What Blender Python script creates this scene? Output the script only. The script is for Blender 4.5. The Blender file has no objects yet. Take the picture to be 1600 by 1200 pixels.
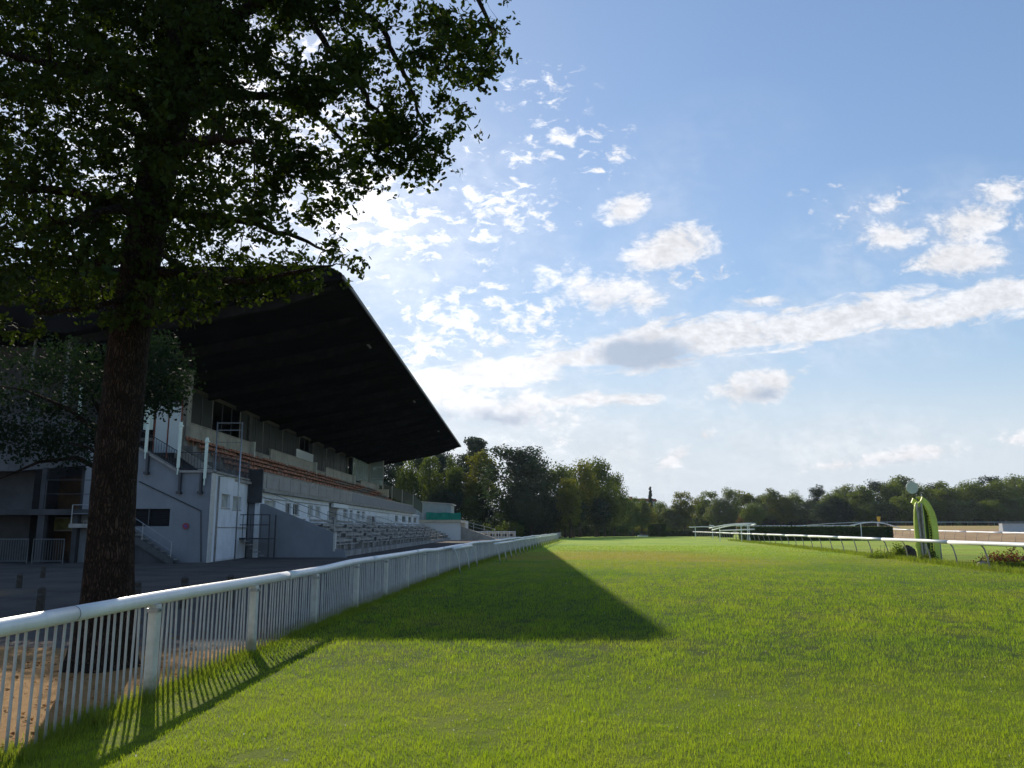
import bpy, math, random
import numpy as np
from mathutils import Vector, Matrix
R = math.radians
random.seed(7)
rng = np.random.default_rng(11)
HAZE = .00013
S = bpy.context.scene
COL = S.collection
# ------------------------------------------------------------------ camera
FPX, HORIZON, CH = 1280.0, 827.0, 1.65
PITCH = math.atan((HORIZON - 600) / FPX)
cp, sp = math.cos(PITCH), math.sin(PITCH)
cam = bpy.data.objects.new('camera', bpy.data.cameras.new('camera'))
COL.objects.link(cam)
cam.location = (0, 0, CH)
cam.rotation_euler = (R(90) + PITCH, 0, 0)
cam.data.sensor_width = 36
cam.data.lens = 36 * FPX / 1600
cam.data.clip_end = 3000
S.camera = cam
# ------------------------------------------------------------------ light and exposure
SUN_AZ, SUN_EL = 23.0, 26.8          # degrees left of +Y, above the horizon
S.view_settings.view_transform = 'Standard'
S.view_settings.look = 'None'
S.view_settings.exposure = 0.24
S.view_settings.gamma = 1
sun = bpy.data.objects.new('sun', bpy.data.lights.new('sun', 'SUN'))
COL.objects.link(sun)
sun.data.energy = 4.9
sun.data.angle = R(0.5)
sun.data.color = (1.0, 0.9, 0.74)
sd = Vector((-math.sin(R(SUN_AZ)) * math.cos(R(SUN_EL)), math.cos(R(SUN_AZ)) * math.cos(R(SUN_EL)), math.sin(R(SUN_EL))))
sun.rotation_euler = sd.to_track_quat('Z', 'Y').to_euler()


def ray(px, py):
    a = (px - 800) / FPX; b = (600 - py) / FPX
    return a, cp - b * sp, b * cp + sp


def W(px, py, Y):                     # design helper: where a sight line meets the plane y = Y
    a, y, z = ray(px, py); t = Y / y
    return a * t, Y, CH + z * t


def U(px, py):
    a, y, z = ray(px, py)
    return a / y, z / y


# ------------------------------------------------------------------ world: sky with clouds
world = bpy.data.worlds.new('World'); S.world = world
world.use_nodes = True
nt = world.node_tree; nt.nodes.clear()


class NG:
    """tiny node graph helper"""
    def __init__(s, nt): s.nt = nt
    def n(s, t, **k):
        o = s.nt.nodes.new(t)
        for a, b in k.items(): setattr(o, a, b)
        return o
    def inp(s, sock, v):
        if hasattr(v, 'is_output') or isinstance(v, bpy.types.NodeSocket): s.nt.links.new(v, sock)
        else: sock.default_value = v
    def m(s, op, a, b=None, c=None, clamp=False):
        o = s.n('ShaderNodeMath', operation=op); o.use_clamp = clamp
        s.inp(o.inputs[0], a)
        if b is not None: s.inp(o.inputs[1], b)
        if c is not None: s.inp(o.inputs[2], c)
        return o.outputs[0]
    def mapr(s, v, a, b, c=0.0, d=1.0, smooth=True):
        o = s.n('ShaderNodeMapRange'); o.interpolation_type = 'SMOOTHSTEP' if smooth else 'LINEAR'
        s.inp(o.inputs[0], v); s.inp(o.inputs[1], a); s.inp(o.inputs[2], b); s.inp(o.inputs[3], c); s.inp(o.inputs[4], d)
        return o.outputs[0]
    def noise(s, vec, scale, detail=4, rough=.5, dist=0., lac=2.0):
        o = s.n('ShaderNodeTexNoise')
        if vec is not None: s.inp(o.inputs['Vector'], vec)
        s.inp(o.inputs['Scale'], scale); o.inputs['Detail'].default_value = detail
        o.inputs['Roughness'].default_value = rough; o.inputs['Distortion'].default_value = dist
        o.inputs['Lacunarity'].default_value = lac
        return o.outputs['Fac']
    def mix(s, f, a, b):
        o = s.n('ShaderNodeMix', data_type='RGBA')
        s.inp(o.inputs[0], f)
        for i, v in ((6, a), (7, b)):
            if isinstance(v, tuple): v = (*v, 1) if len(v) == 3 else v
            s.inp(o.inputs[i], v)
        return o.outputs[2]
    def comb(s, x, y, z=0.0):
        o = s.n('ShaderNodeCombineXYZ')
        for i, v in enumerate((x, y, z)): s.inp(o.inputs[i], v)
        return o.outputs[0]


g = NG(nt)
tc = g.n('ShaderNodeTexCoord')
sep = g.n('ShaderNodeSeparateXYZ'); nt.links.new(tc.outputs['Generated'], sep.inputs[0])
dy = g.m('MAXIMUM', sep.outputs[1], 0.08)
u = g.m('DIVIDE', sep.outputs[0], dy)
v = g.m('DIVIDE', sep.outputs[2], dy)
uv = g.comb(u, v)
sky = g.n('ShaderNodeTexSky', sky_type='NISHITA')
sky.sun_disc = False
sky.sun_elevation = R(SUN_EL); sky.sun_rotation = R(-SUN_AZ)
sky.altitude = 50; sky.air_density = 1.0; sky.dust_density = 0.25; sky.ozone_density = 2.0
WS = 0.12
nbig = g.noise(uv, 8, 5, .55, .25)
nmid = g.noise(g.comb(g.m('MULTIPLY', u, .8), g.m('MULTIPLY', v, 1.2)), 30, 5, .6, .5)
nsm = g.noise(g.comb(g.m('MULTIPLY', u, .8), g.m('ADD', g.m('MULTIPLY', v, 1.3), 7.0)), 95, 4, .6, .4)
# mackerel puffs: cells stretched along the drift, broken up by finer noise
pu = g.comb(g.m('ADD', g.m('MULTIPLY', u, .85), g.m('MULTIPLY', v, .45)), g.m('SUBTRACT', g.m('MULTIPLY', v, 1.35), g.m('MULTIPLY', u, .25)), 2.0)
nfine = g.noise(pu, 40, 7, .60, .5)
nlow = g.noise(uv, 5.5, 3, .5, 0)


def blob(px, py, rx, ry, ang, power=1.0):
    """soft elliptical patch of sky around a direction, 1 at its middle, 0 at its rim"""
    u0, v0 = U(px, py)
    k = 1 / FPX / ray(px, py)[1]
    du = g.m('SUBTRACT', u, u0); dv = g.m('SUBTRACT', v, v0)
    ca, sa = math.cos(R(ang)), math.sin(R(ang))
    a = g.m('ADD', g.m('MULTIPLY', du, ca / (rx * k)), g.m('MULTIPLY', dv, sa / (rx * k)))
    b = g.m('ADD', g.m('MULTIPLY', du, -sa / (ry * k)), g.m('MULTIPLY', dv, ca / (ry * k)))
    r2 = g.m('ADD', g.m('MULTIPLY', a, a), g.m('MULTIPLY', b, b))
    o = g.m('SUBTRACT', 1.0, g.m('SQRT', r2), clamp=True)
    return g.m('MULTIPLY', o, power) if power != 1.0 else o


def maxof(l):
    o = l[0]
    for x in l[1:]: o = g.m('MAXIMUM', o, x)
    return o


def cen(n, k): return g.m('MULTIPLY', g.m('SUBTRACT', n, .5), k)


rag = g.m('ADD', g.m('ADD', cen(nbig, 2.2), cen(nmid, 2.0)), cen(nsm, .9))
# (x, y, half length, half height, tilt, weight) of the cumulus and streak clouds
strk = maxof([blob(*c) for c in [(1000, 545, 150, 60, 4, 1.3), (1110, 525, 230, 50, 8, 1.15), (1330, 498, 340, 50, 9, 1.2), (1580, 462, 320, 46, 13, 1.2),
       (905, 560, 170, 46, 5, 1.05), (800, 580, 260, 40, 2, 1.15), (690, 590, 170, 34, 0, 1.05), (920, 625, 260, 22, 3, .9), (1480, 480, 260, 26, 11, .7), (1180, 470, 90, 22, 4, .7)]])
nst = g.noise(g.comb(g.m('ADD', g.m('MULTIPLY', u, .98), g.m('MULTIPLY', v, .15)), g.m('MULTIPLY', g.m('SUBTRACT', v, g.m('MULTIPLY', u, .15)), 3.2), 5.0), 12, 7, .62, .6)
c3 = g.m('MULTIPLY', g.m('MULTIPLY', g.mapr(g.m('ADD', g.m('MULTIPLY', strk, 1.3), g.m('ADD', cen(nst, 2.6), cen(nmid, 1.0))), .28, .95), g.mapr(strk, 0, .2)), .93)
cum = [
       (1045, 392, 115, 50, 20, 1.3), (972, 328, 60, 38, 28, 1.15), (925, 455, 150, 66, -8, 1.0), (1000, 470, 80, 36, 0, .8),
       (1480, 408, 150, 44, 6, 1.25), (1400, 372, 140, 46, 6, .95), (1530, 345, 170, 60, 10, 1.0), (1575, 300, 100, 42, 15, 1.0), (1400, 318, 100, 36, 10, .65),
       (1190, 604, 140, 42, 12, 1.25), (1240, 588, 70, 30, 30, 1.0), (780, 640, 240, 60, -4, 1.05), (700, 625, 140, 50, -4, .95),
       (1060, 712, 110, 30, 28, .9), (1100, 680, 44, 34, 0, .95), (1420, 712, 140, 28, 8, 1.0), (1300, 728, 200, 26, 4, .7), (1590, 685, 80, 26, 8, .75), (870, 690, 200, 34, 0, .65)]
cm = maxof([blob(*c) for c in cum])
dens = g.m('ADD', g.m('MULTIPLY', cm, 1.45), rag)
c1 = g.m('MULTIPLY', g.m('MULTIPLY', g.mapr(dens, .38, 1.25), g.mapr(cm, 0.0, .22)), .95)
# small scattered puffs
puff = maxof([blob(620, 350, 250, 150, 0, .95), blob(700, 500, 280, 140, -8, .95), blob(550, 320, 200, 120, 0, 1.3), blob(770, 330, 200, 80, 0, 1.0), blob(830, 230, 80, 60, 0, .8), blob(870, 210, 60, 50, 0, .8), blob(735, 235, 60, 50, 0, .75),
              blob(945, 240, 80, 80, -20, .75), blob(850, 140, 120, 80, 0, .42), blob(660, 535, 180, 70, 10, 1.0), blob(300, 200, 450, 300, 0, 1.0), blob(1090, 430, 120, 60, 0, .6), blob(1340, 320, 150, 60, 0, .6), blob(830, 500, 140, 90, 0, .8)])
pd = g.m('ADD', g.m('MULTIPLY', puff, .26), g.m('ADD', g.m('ADD', nfine, cen(nsm, .28)), cen(nlow, .25)))
c2 = g.m('MULTIPLY', g.m('MULTIPLY', g.mapr(pd, .595, .84), g.mapr(puff, 0.0, .3)), .96)
veil = g.m('MULTIPLY', g.m('MULTIPLY', maxof([blob(760, 660, 700, 200, 0), blob(560, 380, 460, 300, 0, .65), blob(1250, 700, 500, 90, 4, .8), blob(1050, 300, 300, 160, 30, .25), blob(980, 470, 260, 150, 0, .5), blob(1250, 520, 600, 100, 9, .7), blob(1450, 380, 330, 150, 8, .6)]), g.mapr(g.m('ADD', nbig, cen(nmid, .5)), .3, .75, .2, 1.0)), .8)
# thin cirrus elsewhere in the sky (left, right and behind the camera)
away = g.m('MULTIPLY', g.mapr(g.noise(tc.outputs['Generated'], 3.2, 6, .6, .4), .55, .8), g.mapr(sep.outputs[1], .45, .15))
cov = g.m('MAXIMUM', g.m('MAXIMUM', g.m('MAXIMUM', c1, c3), c2), g.m('MAXIMUM', veil, away))
# thick parts of the cumulus turn grey, as the sun stands behind them
core = maxof([blob(1002, 553, 115, 40, 2, 1.7), blob(775, 655, 140, 32, 0, .85), blob(690, 650, 90, 26, 0, .75), blob(1190, 618, 90, 20, 12, .8), blob(940, 474, 80, 34, 0, .55), blob(1490, 425, 90, 20, 0, .5), blob(1410, 722, 80, 13, 6, .6), blob(1110, 690, 24, 20, 0, .7)])
coref = g.m('MULTIPLY', g.mapr(g.m('ADD', g.m('ADD', core, cen(nmid, 1.5)), cen(nbig, .8)), .15, 1.0), 0.9)
sunprox = g.m('SUBTRACT', 1.0, g.m('DIVIDE', g.m('SQRT', g.m('ADD', g.m('POWER', g.m('SUBTRACT', u, U(330, 250)[0]), 2.0), g.m('POWER', g.m('SUBTRACT', v, U(330, 250)[1]), 2.0))), .62), clamp=True)
bright = g.m('SUBTRACT', g.mapr(g.m('ADD', nmid, cen(nsm, .8)), .3, .7, .84, 1.12, smooth=False), g.m('MULTIPLY', g.mapr(dens, 1.0, 2.0), .06))
lit = g.n('ShaderNodeVectorMath', operation='SCALE'); lit.inputs[0].default_value = (6.3, 6.35, 6.6)
nt.links.new(g.m('ADD', bright, g.m('MULTIPLY', sunprox, .9)), lit.inputs['Scale'])
ccol = g.mix(coref, lit.outputs[0], (3.2, 3.8, 4.8))
# the bright aureole and horizon are held back the way thick summer air does, and the horizon greys out
bw = g.n('ShaderNodeRGBToBW'); nt.links.new(sky.outputs[0], bw.inputs[0])
sc_ = g.m('DIVIDE', 1.50, g.m('ADD', 1.0, g.m('MULTIPLY', bw.outputs[0], WS * 1.25)))
skyc = g.n('ShaderNodeVectorMath', operation='SCALE')
nt.links.new(sky.outputs[0], skyc.inputs[0]); nt.links.new(sc_, skyc.inputs['Scale'])
hz = g.m('MULTIPLY', g.mapr(v, .30, .02), .93)
skyh = g.mix(hz, skyc.outputs[0], (5.1, 5.6, 6.3))
fin = g.mix(cov, skyh, ccol)
bg = g.n('ShaderNodeBackground'); nt.links.new(fin, bg.inputs[0]); bg.inputs[1].default_value = WS
out = g.n('ShaderNodeOutputWorld'); nt.links.new(bg.outputs[0], out.inputs[0])

# ------------------------------------------------------------------ materials
MATS = {}


def mat(name, base, rough=.7, metal=0., var=.25, scale=6., bump=0., bscale=40., trans=None, streak=0., spec=.5, dark=None, coord='Object', emis=None):
    """principled material whose colour wanders between base*(1-var) and base*(1+var)"""
    if name in MATS: return MATS[name]
    m = bpy.data.materials.new(name); m.use_nodes = True
    t = m.node_tree; t.nodes.clear(); q = NG(t)
    c = q.n('ShaderNodeTexCoord').outputs[coord]
    p = q.n('ShaderNodeBsdfPrincipled')
    n1 = q.noise(c, scale, 6, .62, .2)
    lo = tuple(x * (1 - var) for x in base); hi = tuple(min(1, x * (1 + var)) for x in base)
    col = q.mix(q.mapr(n1, .3, .7), lo, hi)
    if streak:
        mp = q.n('ShaderNodeMapping'); t.links.new(c, mp.inputs[0]); mp.inputs['Scale'].default_value = (3, 3, .35)
        st = q.mapr(q.noise(mp.outputs[0], 2.2, 5, .7), .5, .8)
        dk = dark or tuple(x * .45 for x in base)
        col = q.mix(q.m('MULTIPLY', st, streak), col, dk)
    t.links.new(col, p.inputs['Base Color'])
    p.inputs['Roughness'].default_value = rough; p.inputs['Metallic'].default_value = metal
    p.inputs['Specular IOR Level'].default_value = spec
    if emis: p.inputs['Emission Color'].default_value = (*emis[:3], 1); p.inputs['Emission Strength'].default_value = emis[3]
    if bump:
        b = q.n('ShaderNodeBump'); b.inputs['Strength'].default_value = bump; b.inputs['Distance'].default_value = .02
        t.links.new(q.noise(c, bscale, 5, .6), b.inputs['Height']); t.links.new(b.outputs[0], p.inputs['Normal'])
    o = q.n('ShaderNodeOutputMaterial'); t.links.new(p.outputs[0], o.inputs[0])
    MATS[name] = m
    return m


def leafmat(name, c_a, c_b, trans=.5, tcol=(1.5, 1.5, .5), rough=.75, nscale=.35, spec=.12):
    """leaf: colour differs from leaf to leaf (attribute 'tint') and over the crown; light passes through"""
    m = bpy.data.materials.new(name); m.use_nodes = True
    t = m.node_tree; t.nodes.clear(); q = NG(t)
    at = q.n('ShaderNodeAttribute', attribute_name='tint')
    oi = q.n('ShaderNodeObjectInfo')
    c = q.n('ShaderNodeTexCoord').outputs['Object']
    f = q.m('ADD', q.m('MULTIPLY', at.outputs['Fac'], .55), q.m('MULTIPLY', q.noise(c, nscale, 3), .45), clamp=True)
    f = q.m('ADD', f, q.m('MULTIPLY', q.m('SUBTRACT', oi.outputs['Random'], .5), .35), clamp=True)
    col = q.mix(f, c_a, c_b)
    d = q.n('ShaderNodeBsdfPrincipled'); t.links.new(col, d.inputs['Base Color']); d.inputs['Roughness'].default_value = rough
    d.inputs['Specular IOR Level'].default_value = spec
    tr = q.n('ShaderNodeBsdfTranslucent')
    vm = q.n('ShaderNodeVectorMath', operation='MULTIPLY'); t.links.new(col, vm.inputs[0]); vm.inputs[1].default_value = tcol
    t.links.new(vm.outputs[0], tr.inputs[0])
    mx = q.n('ShaderNodeMixShader'); mx.inputs[0].default_value = trans
    t.links.new(d.outputs[0], mx.inputs[1]); t.links.new(tr.outputs[0], mx.inputs[2])
    o = q.n('ShaderNodeOutputMaterial'); t.links.new(mx.outputs[0], o.inputs[0])
    return m


def glassmat(name, tint, rough=.05, alpha=.45, spec=1.0):
    m = bpy.data.materials.new(name); m.use_nodes = True
    t = m.node_tree; t.nodes.clear(); q = NG(t)
    tr = q.n('ShaderNodeBsdfTransparent'); tr.inputs[0].default_value = (*tint, 1)
    gl = q.n('ShaderNodeBsdfPrincipled'); gl.inputs['Base Color'].default_value = (*[x * .7 for x in tint], 1); gl.inputs['Roughness'].default_value = rough
    gl.inputs['Specular IOR Level'].default_value = spec
    mx = q.n('ShaderNodeMixShader'); mx.inputs[0].default_value = alpha
    t.links.new(tr.outputs[0], mx.inputs[1]); t.links.new(gl.outputs[0], mx.inputs[2])
    o = q.n('ShaderNodeOutputMaterial'); t.links.new(mx.outputs[0], o.inputs[0])
    return m


M_rail = mat('white_rail_plastic', (.74, .76, .79), .38, var=.05, scale=3, streak=.22, dark=(.42, .43, .38))
M_post = mat('old_white_paint', (.54, .54, .50), .5, var=.1, scale=8, streak=.5, dark=(.32, .3, .24))
M_picket = mat('picket_paint', (.43, .44, .44), .5, var=.1, scale=5, streak=.3, dark=(.3, .3, .28))
M_greyend = mat('grey_painted_wall', (.215, .235, .265), .8, var=.10, scale=.7, bump=.15, bscale=9, streak=.35, dark=(.10, .11, .12))
M_white = mat('whitewashed_wall', (.70, .73, .78), .75, var=.10, scale=.9, streak=.45, dark=(.26, .26, .26), bump=.1, bscale=12)
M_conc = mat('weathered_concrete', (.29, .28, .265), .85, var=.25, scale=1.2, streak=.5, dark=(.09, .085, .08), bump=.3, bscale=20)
M_conclight = mat('pale_concrete', (.36, .34, .31), .85, var=.2, scale=1.1, streak=.4, bump=.3, bscale=20)
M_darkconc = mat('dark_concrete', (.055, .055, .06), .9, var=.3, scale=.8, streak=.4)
M_roof = mat('dark_roof_cladding', (.009, .009, .010), 1.0, var=.35, scale=.6, spec=0)
M_beam = mat('dark_roof_beam', (.016, .015, .014), .95, var=.3, scale=2, spec=0)
M_fascia = mat('roof_fascia_metal', (.09, .085, .08), .55, metal=.3, var=.25, scale=1)
M_metal = mat('galvanised_steel', (.36, .38, .40), .42, metal=.75, var=.15, scale=9)
M_darkmetal = mat('dark_painted_steel', (.055, .06, .07), .5, metal=.3, var=.2)
M_bench = mat('red_brown_bench_paint', (.32, .12, .07), .65, var=.35, scale=1.4, streak=.3)
M_benchgrey = mat('worn_bench_wood', (.22, .185, .16), .8, var=.4, scale=1.6)
M_step = mat('step_concrete', (.27, .26, .25), .9, var=.35, scale=.9, streak=.3, bump=.3, bscale=14)
M_window = mat('dark_window_glass', (.05, .055, .06), .12, var=.2, scale=2, spec=.8)
M_blind = mat('pale_window_blind', (.34, .36, .34), .6, var=.2, scale=1.5)
M_frame = mat('window_frame_paint', (.5, .5, .48), .5, var=.1)
M_finglass = mat('pale_green_glass', (.55, .68, .62), .25, var=.08, scale=1.2, spec=.8)
M_glass = glassmat('clear_screen_glass', (.72, .82, .84), .04, .5)
M_lightglass = glassmat('milky_screen_glass', (.80, .88, .95), .12, .8)
M_boxglass = glassmat('tinted_box_glass', (.045, .055, .05), .3, .92, .02)
M_rust = mat('rusty_paint', (.2, .06, .035), .7, var=.4, scale=4)
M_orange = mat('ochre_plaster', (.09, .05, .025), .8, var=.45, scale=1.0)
M_gardenlight = mat('painted_garden_light', (.28, .30, .12), .3, var=.4, scale=2.2)  # yellow-green colour stands for daylight seen through the entrance openings
M_wood = mat('dark_bollard_wood', (.05, .042, .035), .9, var=.3, scale=14, bump=.4)
M_red = mat('sign_red', (.28, .02, .035), .45, var=.08)
M_blue = mat('sign_blue', (.02, .05, .3), .45, var=.08)
M_lime = mat('lime_green_paint', (.50, .60, .09), .5, var=.16, scale=1.6, streak=.3, dark=(.22, .27, .03))
M_limedark = mat('hollow_shade_green', (.035, .07, .012), .8, var=.3, scale=3)  # dark green puts the shade of the finish post's hollow into the colour
M_greypost = mat('weathered_grey_post', (.34, .31, .29), .8, var=.3, scale=4, streak=.5)
M_disc = mat('pale_disc_paint', (.42, .48, .46), .6, var=.05)
M_teal = mat('teal_tarpaulin', (.0, .26, .20), .6, var=.15, scale=2)
M_palebuild = mat('pale_blue_cladding', (.38, .48, .53), .5, var=.12, scale=.6, streak=.2)
M_cream = mat('cream_render', (.62, .55, .45), .8, var=.12, scale=.6)
M_tile = mat('red_brown_roof_tiles', (.22, .08, .05), .8, var=.25, scale=1)
M_yellow = mat('yellow_sign_paint', (.6, .38, .03), .5, var=.1)
M_stone = mat('pale_field_stone', (.34, .27, .23), .9, var=.3, scale=5, bump=.5, bscale=12)
M_soilheap = mat('dark_soil', (.035, .028, .022), .95, var=.4, scale=6, bump=.8, bscale=20)
M_lintel = mat('darkened_streaked_lintel', (.05, .045, .04), .85, var=.3, streak=.4)  # base colour darkened to offset light falling from the front; streaks are stains
M_barrier = mat('dull_grey_barrier_steel', (.13, .14, .15), .5, metal=.3, var=.15)
M_upper = mat('tree_shaded_stained_wall', (.085, .09, .10), .85, var=.2, scale=.9, streak=.6)  # darker grey puts the trees' shade into the wall colour; streaks are stains
M_lamp = mat('lit_floodlight_glass', (.9, .9, .85), .3, var=.02, emis=(1, .97, .88, 6))
M_bark = mat('oak_bark', (.048, .034, .027), .95, var=.45, scale=7, bump=1.0, bscale=30, spec=.1)
M_bark2 = mat('grey_brown_bark', (.07, .055, .042), .95, var=.4, scale=3, spec=.1)


def bark_fix():
    t = M_bark.node_tree; q = NG(t)
    c = q.n('ShaderNodeTexCoord').outputs['Object']
    mp = q.n('ShaderNodeMapping'); t.links.new(c, mp.inputs[0]); mp.inputs['Scale'].default_value = (1, 1, .16)
    vo = q.n('ShaderNodeTexVoronoi'); vo.feature = 'DISTANCE_TO_EDGE'; vo.inputs['Scale'].default_value = 34
    nv = q.n('ShaderNodeVectorMath', operation='ADD'); t.links.new(mp.outputs[0], nv.inputs[0])
    nn = q.n('ShaderNodeTexNoise'); nn.inputs['Scale'].default_value = 5; t.links.new(c, nn.inputs['Vector'])
    sc = q.n('ShaderNodeVectorMath', operation='SCALE'); t.links.new(nn.outputs['Color'], sc.inputs[0]); sc.inputs['Scale'].default_value = .12
    t.links.new(sc.outputs[0], nv.inputs[1]); t.links.new(nv.outputs[0], vo.inputs['Vector'])
    pr = [n for n in t.nodes if n.type == 'BSDF_PRINCIPLED'][0]; bu = [n for n in t.nodes if n.type == 'BUMP'][0]
    h = q.m('ADD', q.mapr(vo.outputs['Distance'], 0, .25), q.m('MULTIPLY', q.noise(mp.outputs[0], 60, 4), .4))
    t.links.new(h, bu.inputs['Height']); bu.inputs['Distance'].default_value = .035
    col = pr.inputs['Base Color'].links[0].from_socket
    t.links.new(q.mix(q.mapr(vo.outputs['Distance'], 0, .22), (.020, .016, .014), col), pr.inputs['Base Color'])


bark_fix()


def algae(m, amount):
    t = m.node_tree; q = NG(t); pr = [n for n in t.nodes if n.type == 'BSDF_PRINCIPLED'][0]
    c = q.n('ShaderNodeTexCoord').outputs['Object']; sx = q.n('ShaderNodeSeparateXYZ'); t.links.new(c, sx.inputs[0])
    n = q.noise(c, 7, 5, .7)
    f = q.m('MULTIPLY', q.mapr(q.m('ADD', sx.outputs[2], q.m('MULTIPLY', n, -.35)), .12, -.12), amount)
    f2 = q.m('MULTIPLY', q.mapr(q.noise(c, 30, 4, .7), .62, .72), .45)
    col = pr.inputs['Base Color'].links[0].from_socket
    col = q.mix(f2, q.mix(f, col, (.16, .17, .09)), (.24, .22, .17))
    t.links.new(col, pr.inputs['Base Color'])


algae(M_picket, .8); algae(M_post, .85)
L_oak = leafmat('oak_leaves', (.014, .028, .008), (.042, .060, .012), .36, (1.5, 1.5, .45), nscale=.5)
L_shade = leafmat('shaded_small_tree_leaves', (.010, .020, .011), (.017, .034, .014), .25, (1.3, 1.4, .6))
L_broad = leafmat('broadleaf_foliage', (.065, .10, .025), (.15, .19, .04), .45, (1.5, 1.45, .5), nscale=.18)
L_wood = leafmat('park_tree_foliage', (.038, .062, .018), (.095, .13, .03), .42, (1.5, 1.45, .5), nscale=.18)
L_yel = leafmat('yellowing_foliage', (.085, .11, .02), (.20, .21, .035), .45, (1.5, 1.35, .45), nscale=.2)
L_dark = leafmat('dark_conifer_needles', (.022, .040, .024), (.045, .068, .034), .25, (1.3, 1.4, .6), nscale=.3)
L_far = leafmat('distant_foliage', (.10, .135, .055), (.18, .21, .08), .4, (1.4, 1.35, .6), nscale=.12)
L_rus = leafmat('russet_foliage', (.08, .045, .02), (.12, .085, .03), .4, (1.5, 1.2, .5))
L_hedge = leafmat('clipped_hedge_leaves', (.02, .038, .012), (.05, .08, .02), .35, (1.5, 1.5, .5), nscale=.5)
L_flower = leafmat('red_flowers', (.10, .03, .015), (.20, .065, .03), .3, (1.2, .9, .7))


# ------------------------------------------------------------------ mesh helpers
class MB:
    def __init__(s): s.v = []; s.f = []
    def add(s, vs, fs):
        o = len(s.v); s.v += [tuple(p) for p in vs]; s.f += [tuple(i + o for i in f) for f in fs]
        return s
    def box(s, x0, x1, y0, y1, z0, z1):
        return s.add([(x0, y0, z0), (x1, y0, z0), (x1, y1, z0), (x0, y1, z0), (x0, y0, z1), (x1, y0, z1), (x1, y1, z1), (x0, y1, z1)],
                     [(3, 2, 1, 0), (4, 5, 6, 7), (0, 1, 5, 4), (1, 2, 6, 5), (2, 3, 7, 6), (3, 0, 4, 7)])
    def prism_y(s, pts, y0, y1):          # polygon in xz, extruded along y
        n = len(pts)
        vs = [(x, y0, z) for x, z in pts] + [(x, y1, z) for x, z in pts]
        return s.add(vs, [tuple(range(n)), tuple(range(2 * n - 1, n - 1, -1))] + [(i, i + n, (i + 1) % n + n, (i + 1) % n) for i in range(n)])
    def prism_x(s, pts, x0, x1):          # polygon in yz, extruded along x
        n = len(pts)
        vs = [(x0, y, z) for y, z in pts] + [(x1, y, z) for y, z in pts]
        return s.add(vs, [tuple(range(n - 1, -1, -1)), tuple(range(n, 2 * n))] + [((i + 1) % n, (i + 1) % n + n, i + n, i) for i in range(n)])
    def tube(s, pts, r, seg=8, cap=True, d0=None, d1=None):
        pts = [Vector(p) for p in pts]; n = len(pts)
        rs = r if isinstance(r, (list, tuple)) else [r] * n
        base = len(s.v); up = Vector((0, 0, 1)); pn = None
        for i, p in enumerate(pts):
            d = (pts[min(i + 1, n - 1)] - pts[max(i - 1, 0)]).normalized()
            if i == 0 and d0 is not None: d = d0.normalized()
            if i == n - 1 and d1 is not None: d = d1.normalized()
            if pn is None:
                a = up if abs(d.z) < .9 else Vector((1, 0, 0))
                pn = d.cross(a).normalized()
            pn = (pn - d * pn.dot(d)).normalized(); q = d.cross(pn)
            for k in range(seg):
                an = 2 * math.pi * k / seg
                s.v.append(tuple(p + (pn * math.cos(an) + q * math.sin(an)) * rs[i]))
        for i in range(n - 1):
            for k in range(seg):
                a = base + i * seg + k; b = base + i * seg + (k + 1) % seg
                s.f.append((a, b, b + seg, a + seg))
        if cap:
            s.f.append(tuple(base + k for k in range(seg - 1, -1, -1)))
            s.f.append(tuple(base + (n - 1) * seg + k for k in range(seg)))
        return s
    def build(s, name, m, parent=None, smooth=False, bevel=0):
        me = bpy.data.meshes.new(name); me.from_pydata(s.v, [], s.f); me.update()
        me.materials.append(m)
        if smooth: me.polygons.foreach_set('use_smooth', [True] * len(me.polygons))
        o = bpy.data.objects.new(name, me); COL.objects.link(o)
        if parent: o.parent = parent
        if bevel:
            b = o.modifiers.new('bevel', 'BEVEL'); b.width = bevel; b.segments = 2; b.limit_method = 'ANGLE'
        return o


def tag(o, label, cat=None, group=None, kind=None):
    if label: o['label'] = label
    if cat: o['category'] = cat
    if group: o['group'] = group
    if kind: o['kind'] = kind
    return o


def empty(name, loc, label, cat, group=None, rz=0):
    o = bpy.data.objects.new(name, None); COL.objects.link(o)
    o.location = loc; o.rotation_euler = (0, 0, rz); o.empty_display_size = .3
    return tag(o, label, cat, group)


def copy_tree(root):
    c = root.copy(); COL.objects.link(c)
    for ch in list(root.children):
        d = ch.copy(); COL.objects.link(d); d.parent = c
        for gch in list(ch.children):
            e = gch.copy(); COL.objects.link(e); e.parent = d
    return c


def np_mesh(name, verts, loops, lstart, m, parent=None, tint=None, smooth=False):
    me = bpy.data.meshes.new(name)
    nv = len(verts); me.vertices.add(nv); me.vertices.foreach_set('co', verts.astype(np.float32).ravel())
    me.loops.add(len(loops)); me.loops.foreach_set('vertex_index', loops.astype(np.int32))
    me.polygons.add(len(lstart)); me.polygons.foreach_set('loop_start', lstart.astype(np.int32))
    me.update(calc_edges=True); me.validate()
    if tint is not None:
        a = me.attributes.new('tint', 'FLOAT', 'POINT'); a.data.foreach_set('value', tint.astype(np.float32))
    if smooth: me.polygons.foreach_set('use_smooth', [True] * len(me.polygons))
    me.materials.append(m)
    o = bpy.data.objects.new(name, me); COL.objects.link(o)
    if parent: o.parent = parent
    return o


OAK = np.array([(0, 0), (.12, .10), (.30, .22), (.20, .36), (.42, .52), (.26, .66), (.30, .84), (0, 1.0), (-.30, .84), (-.26, .66), (-.42, .52), (-.20, .36), (-.30, .22), (-.12, .10)])
DIAM = np.array([(0, 0), (.42, .35), (.30, .8), (0, 1.0), (-.34, .72), (-.4, .3)])


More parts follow.
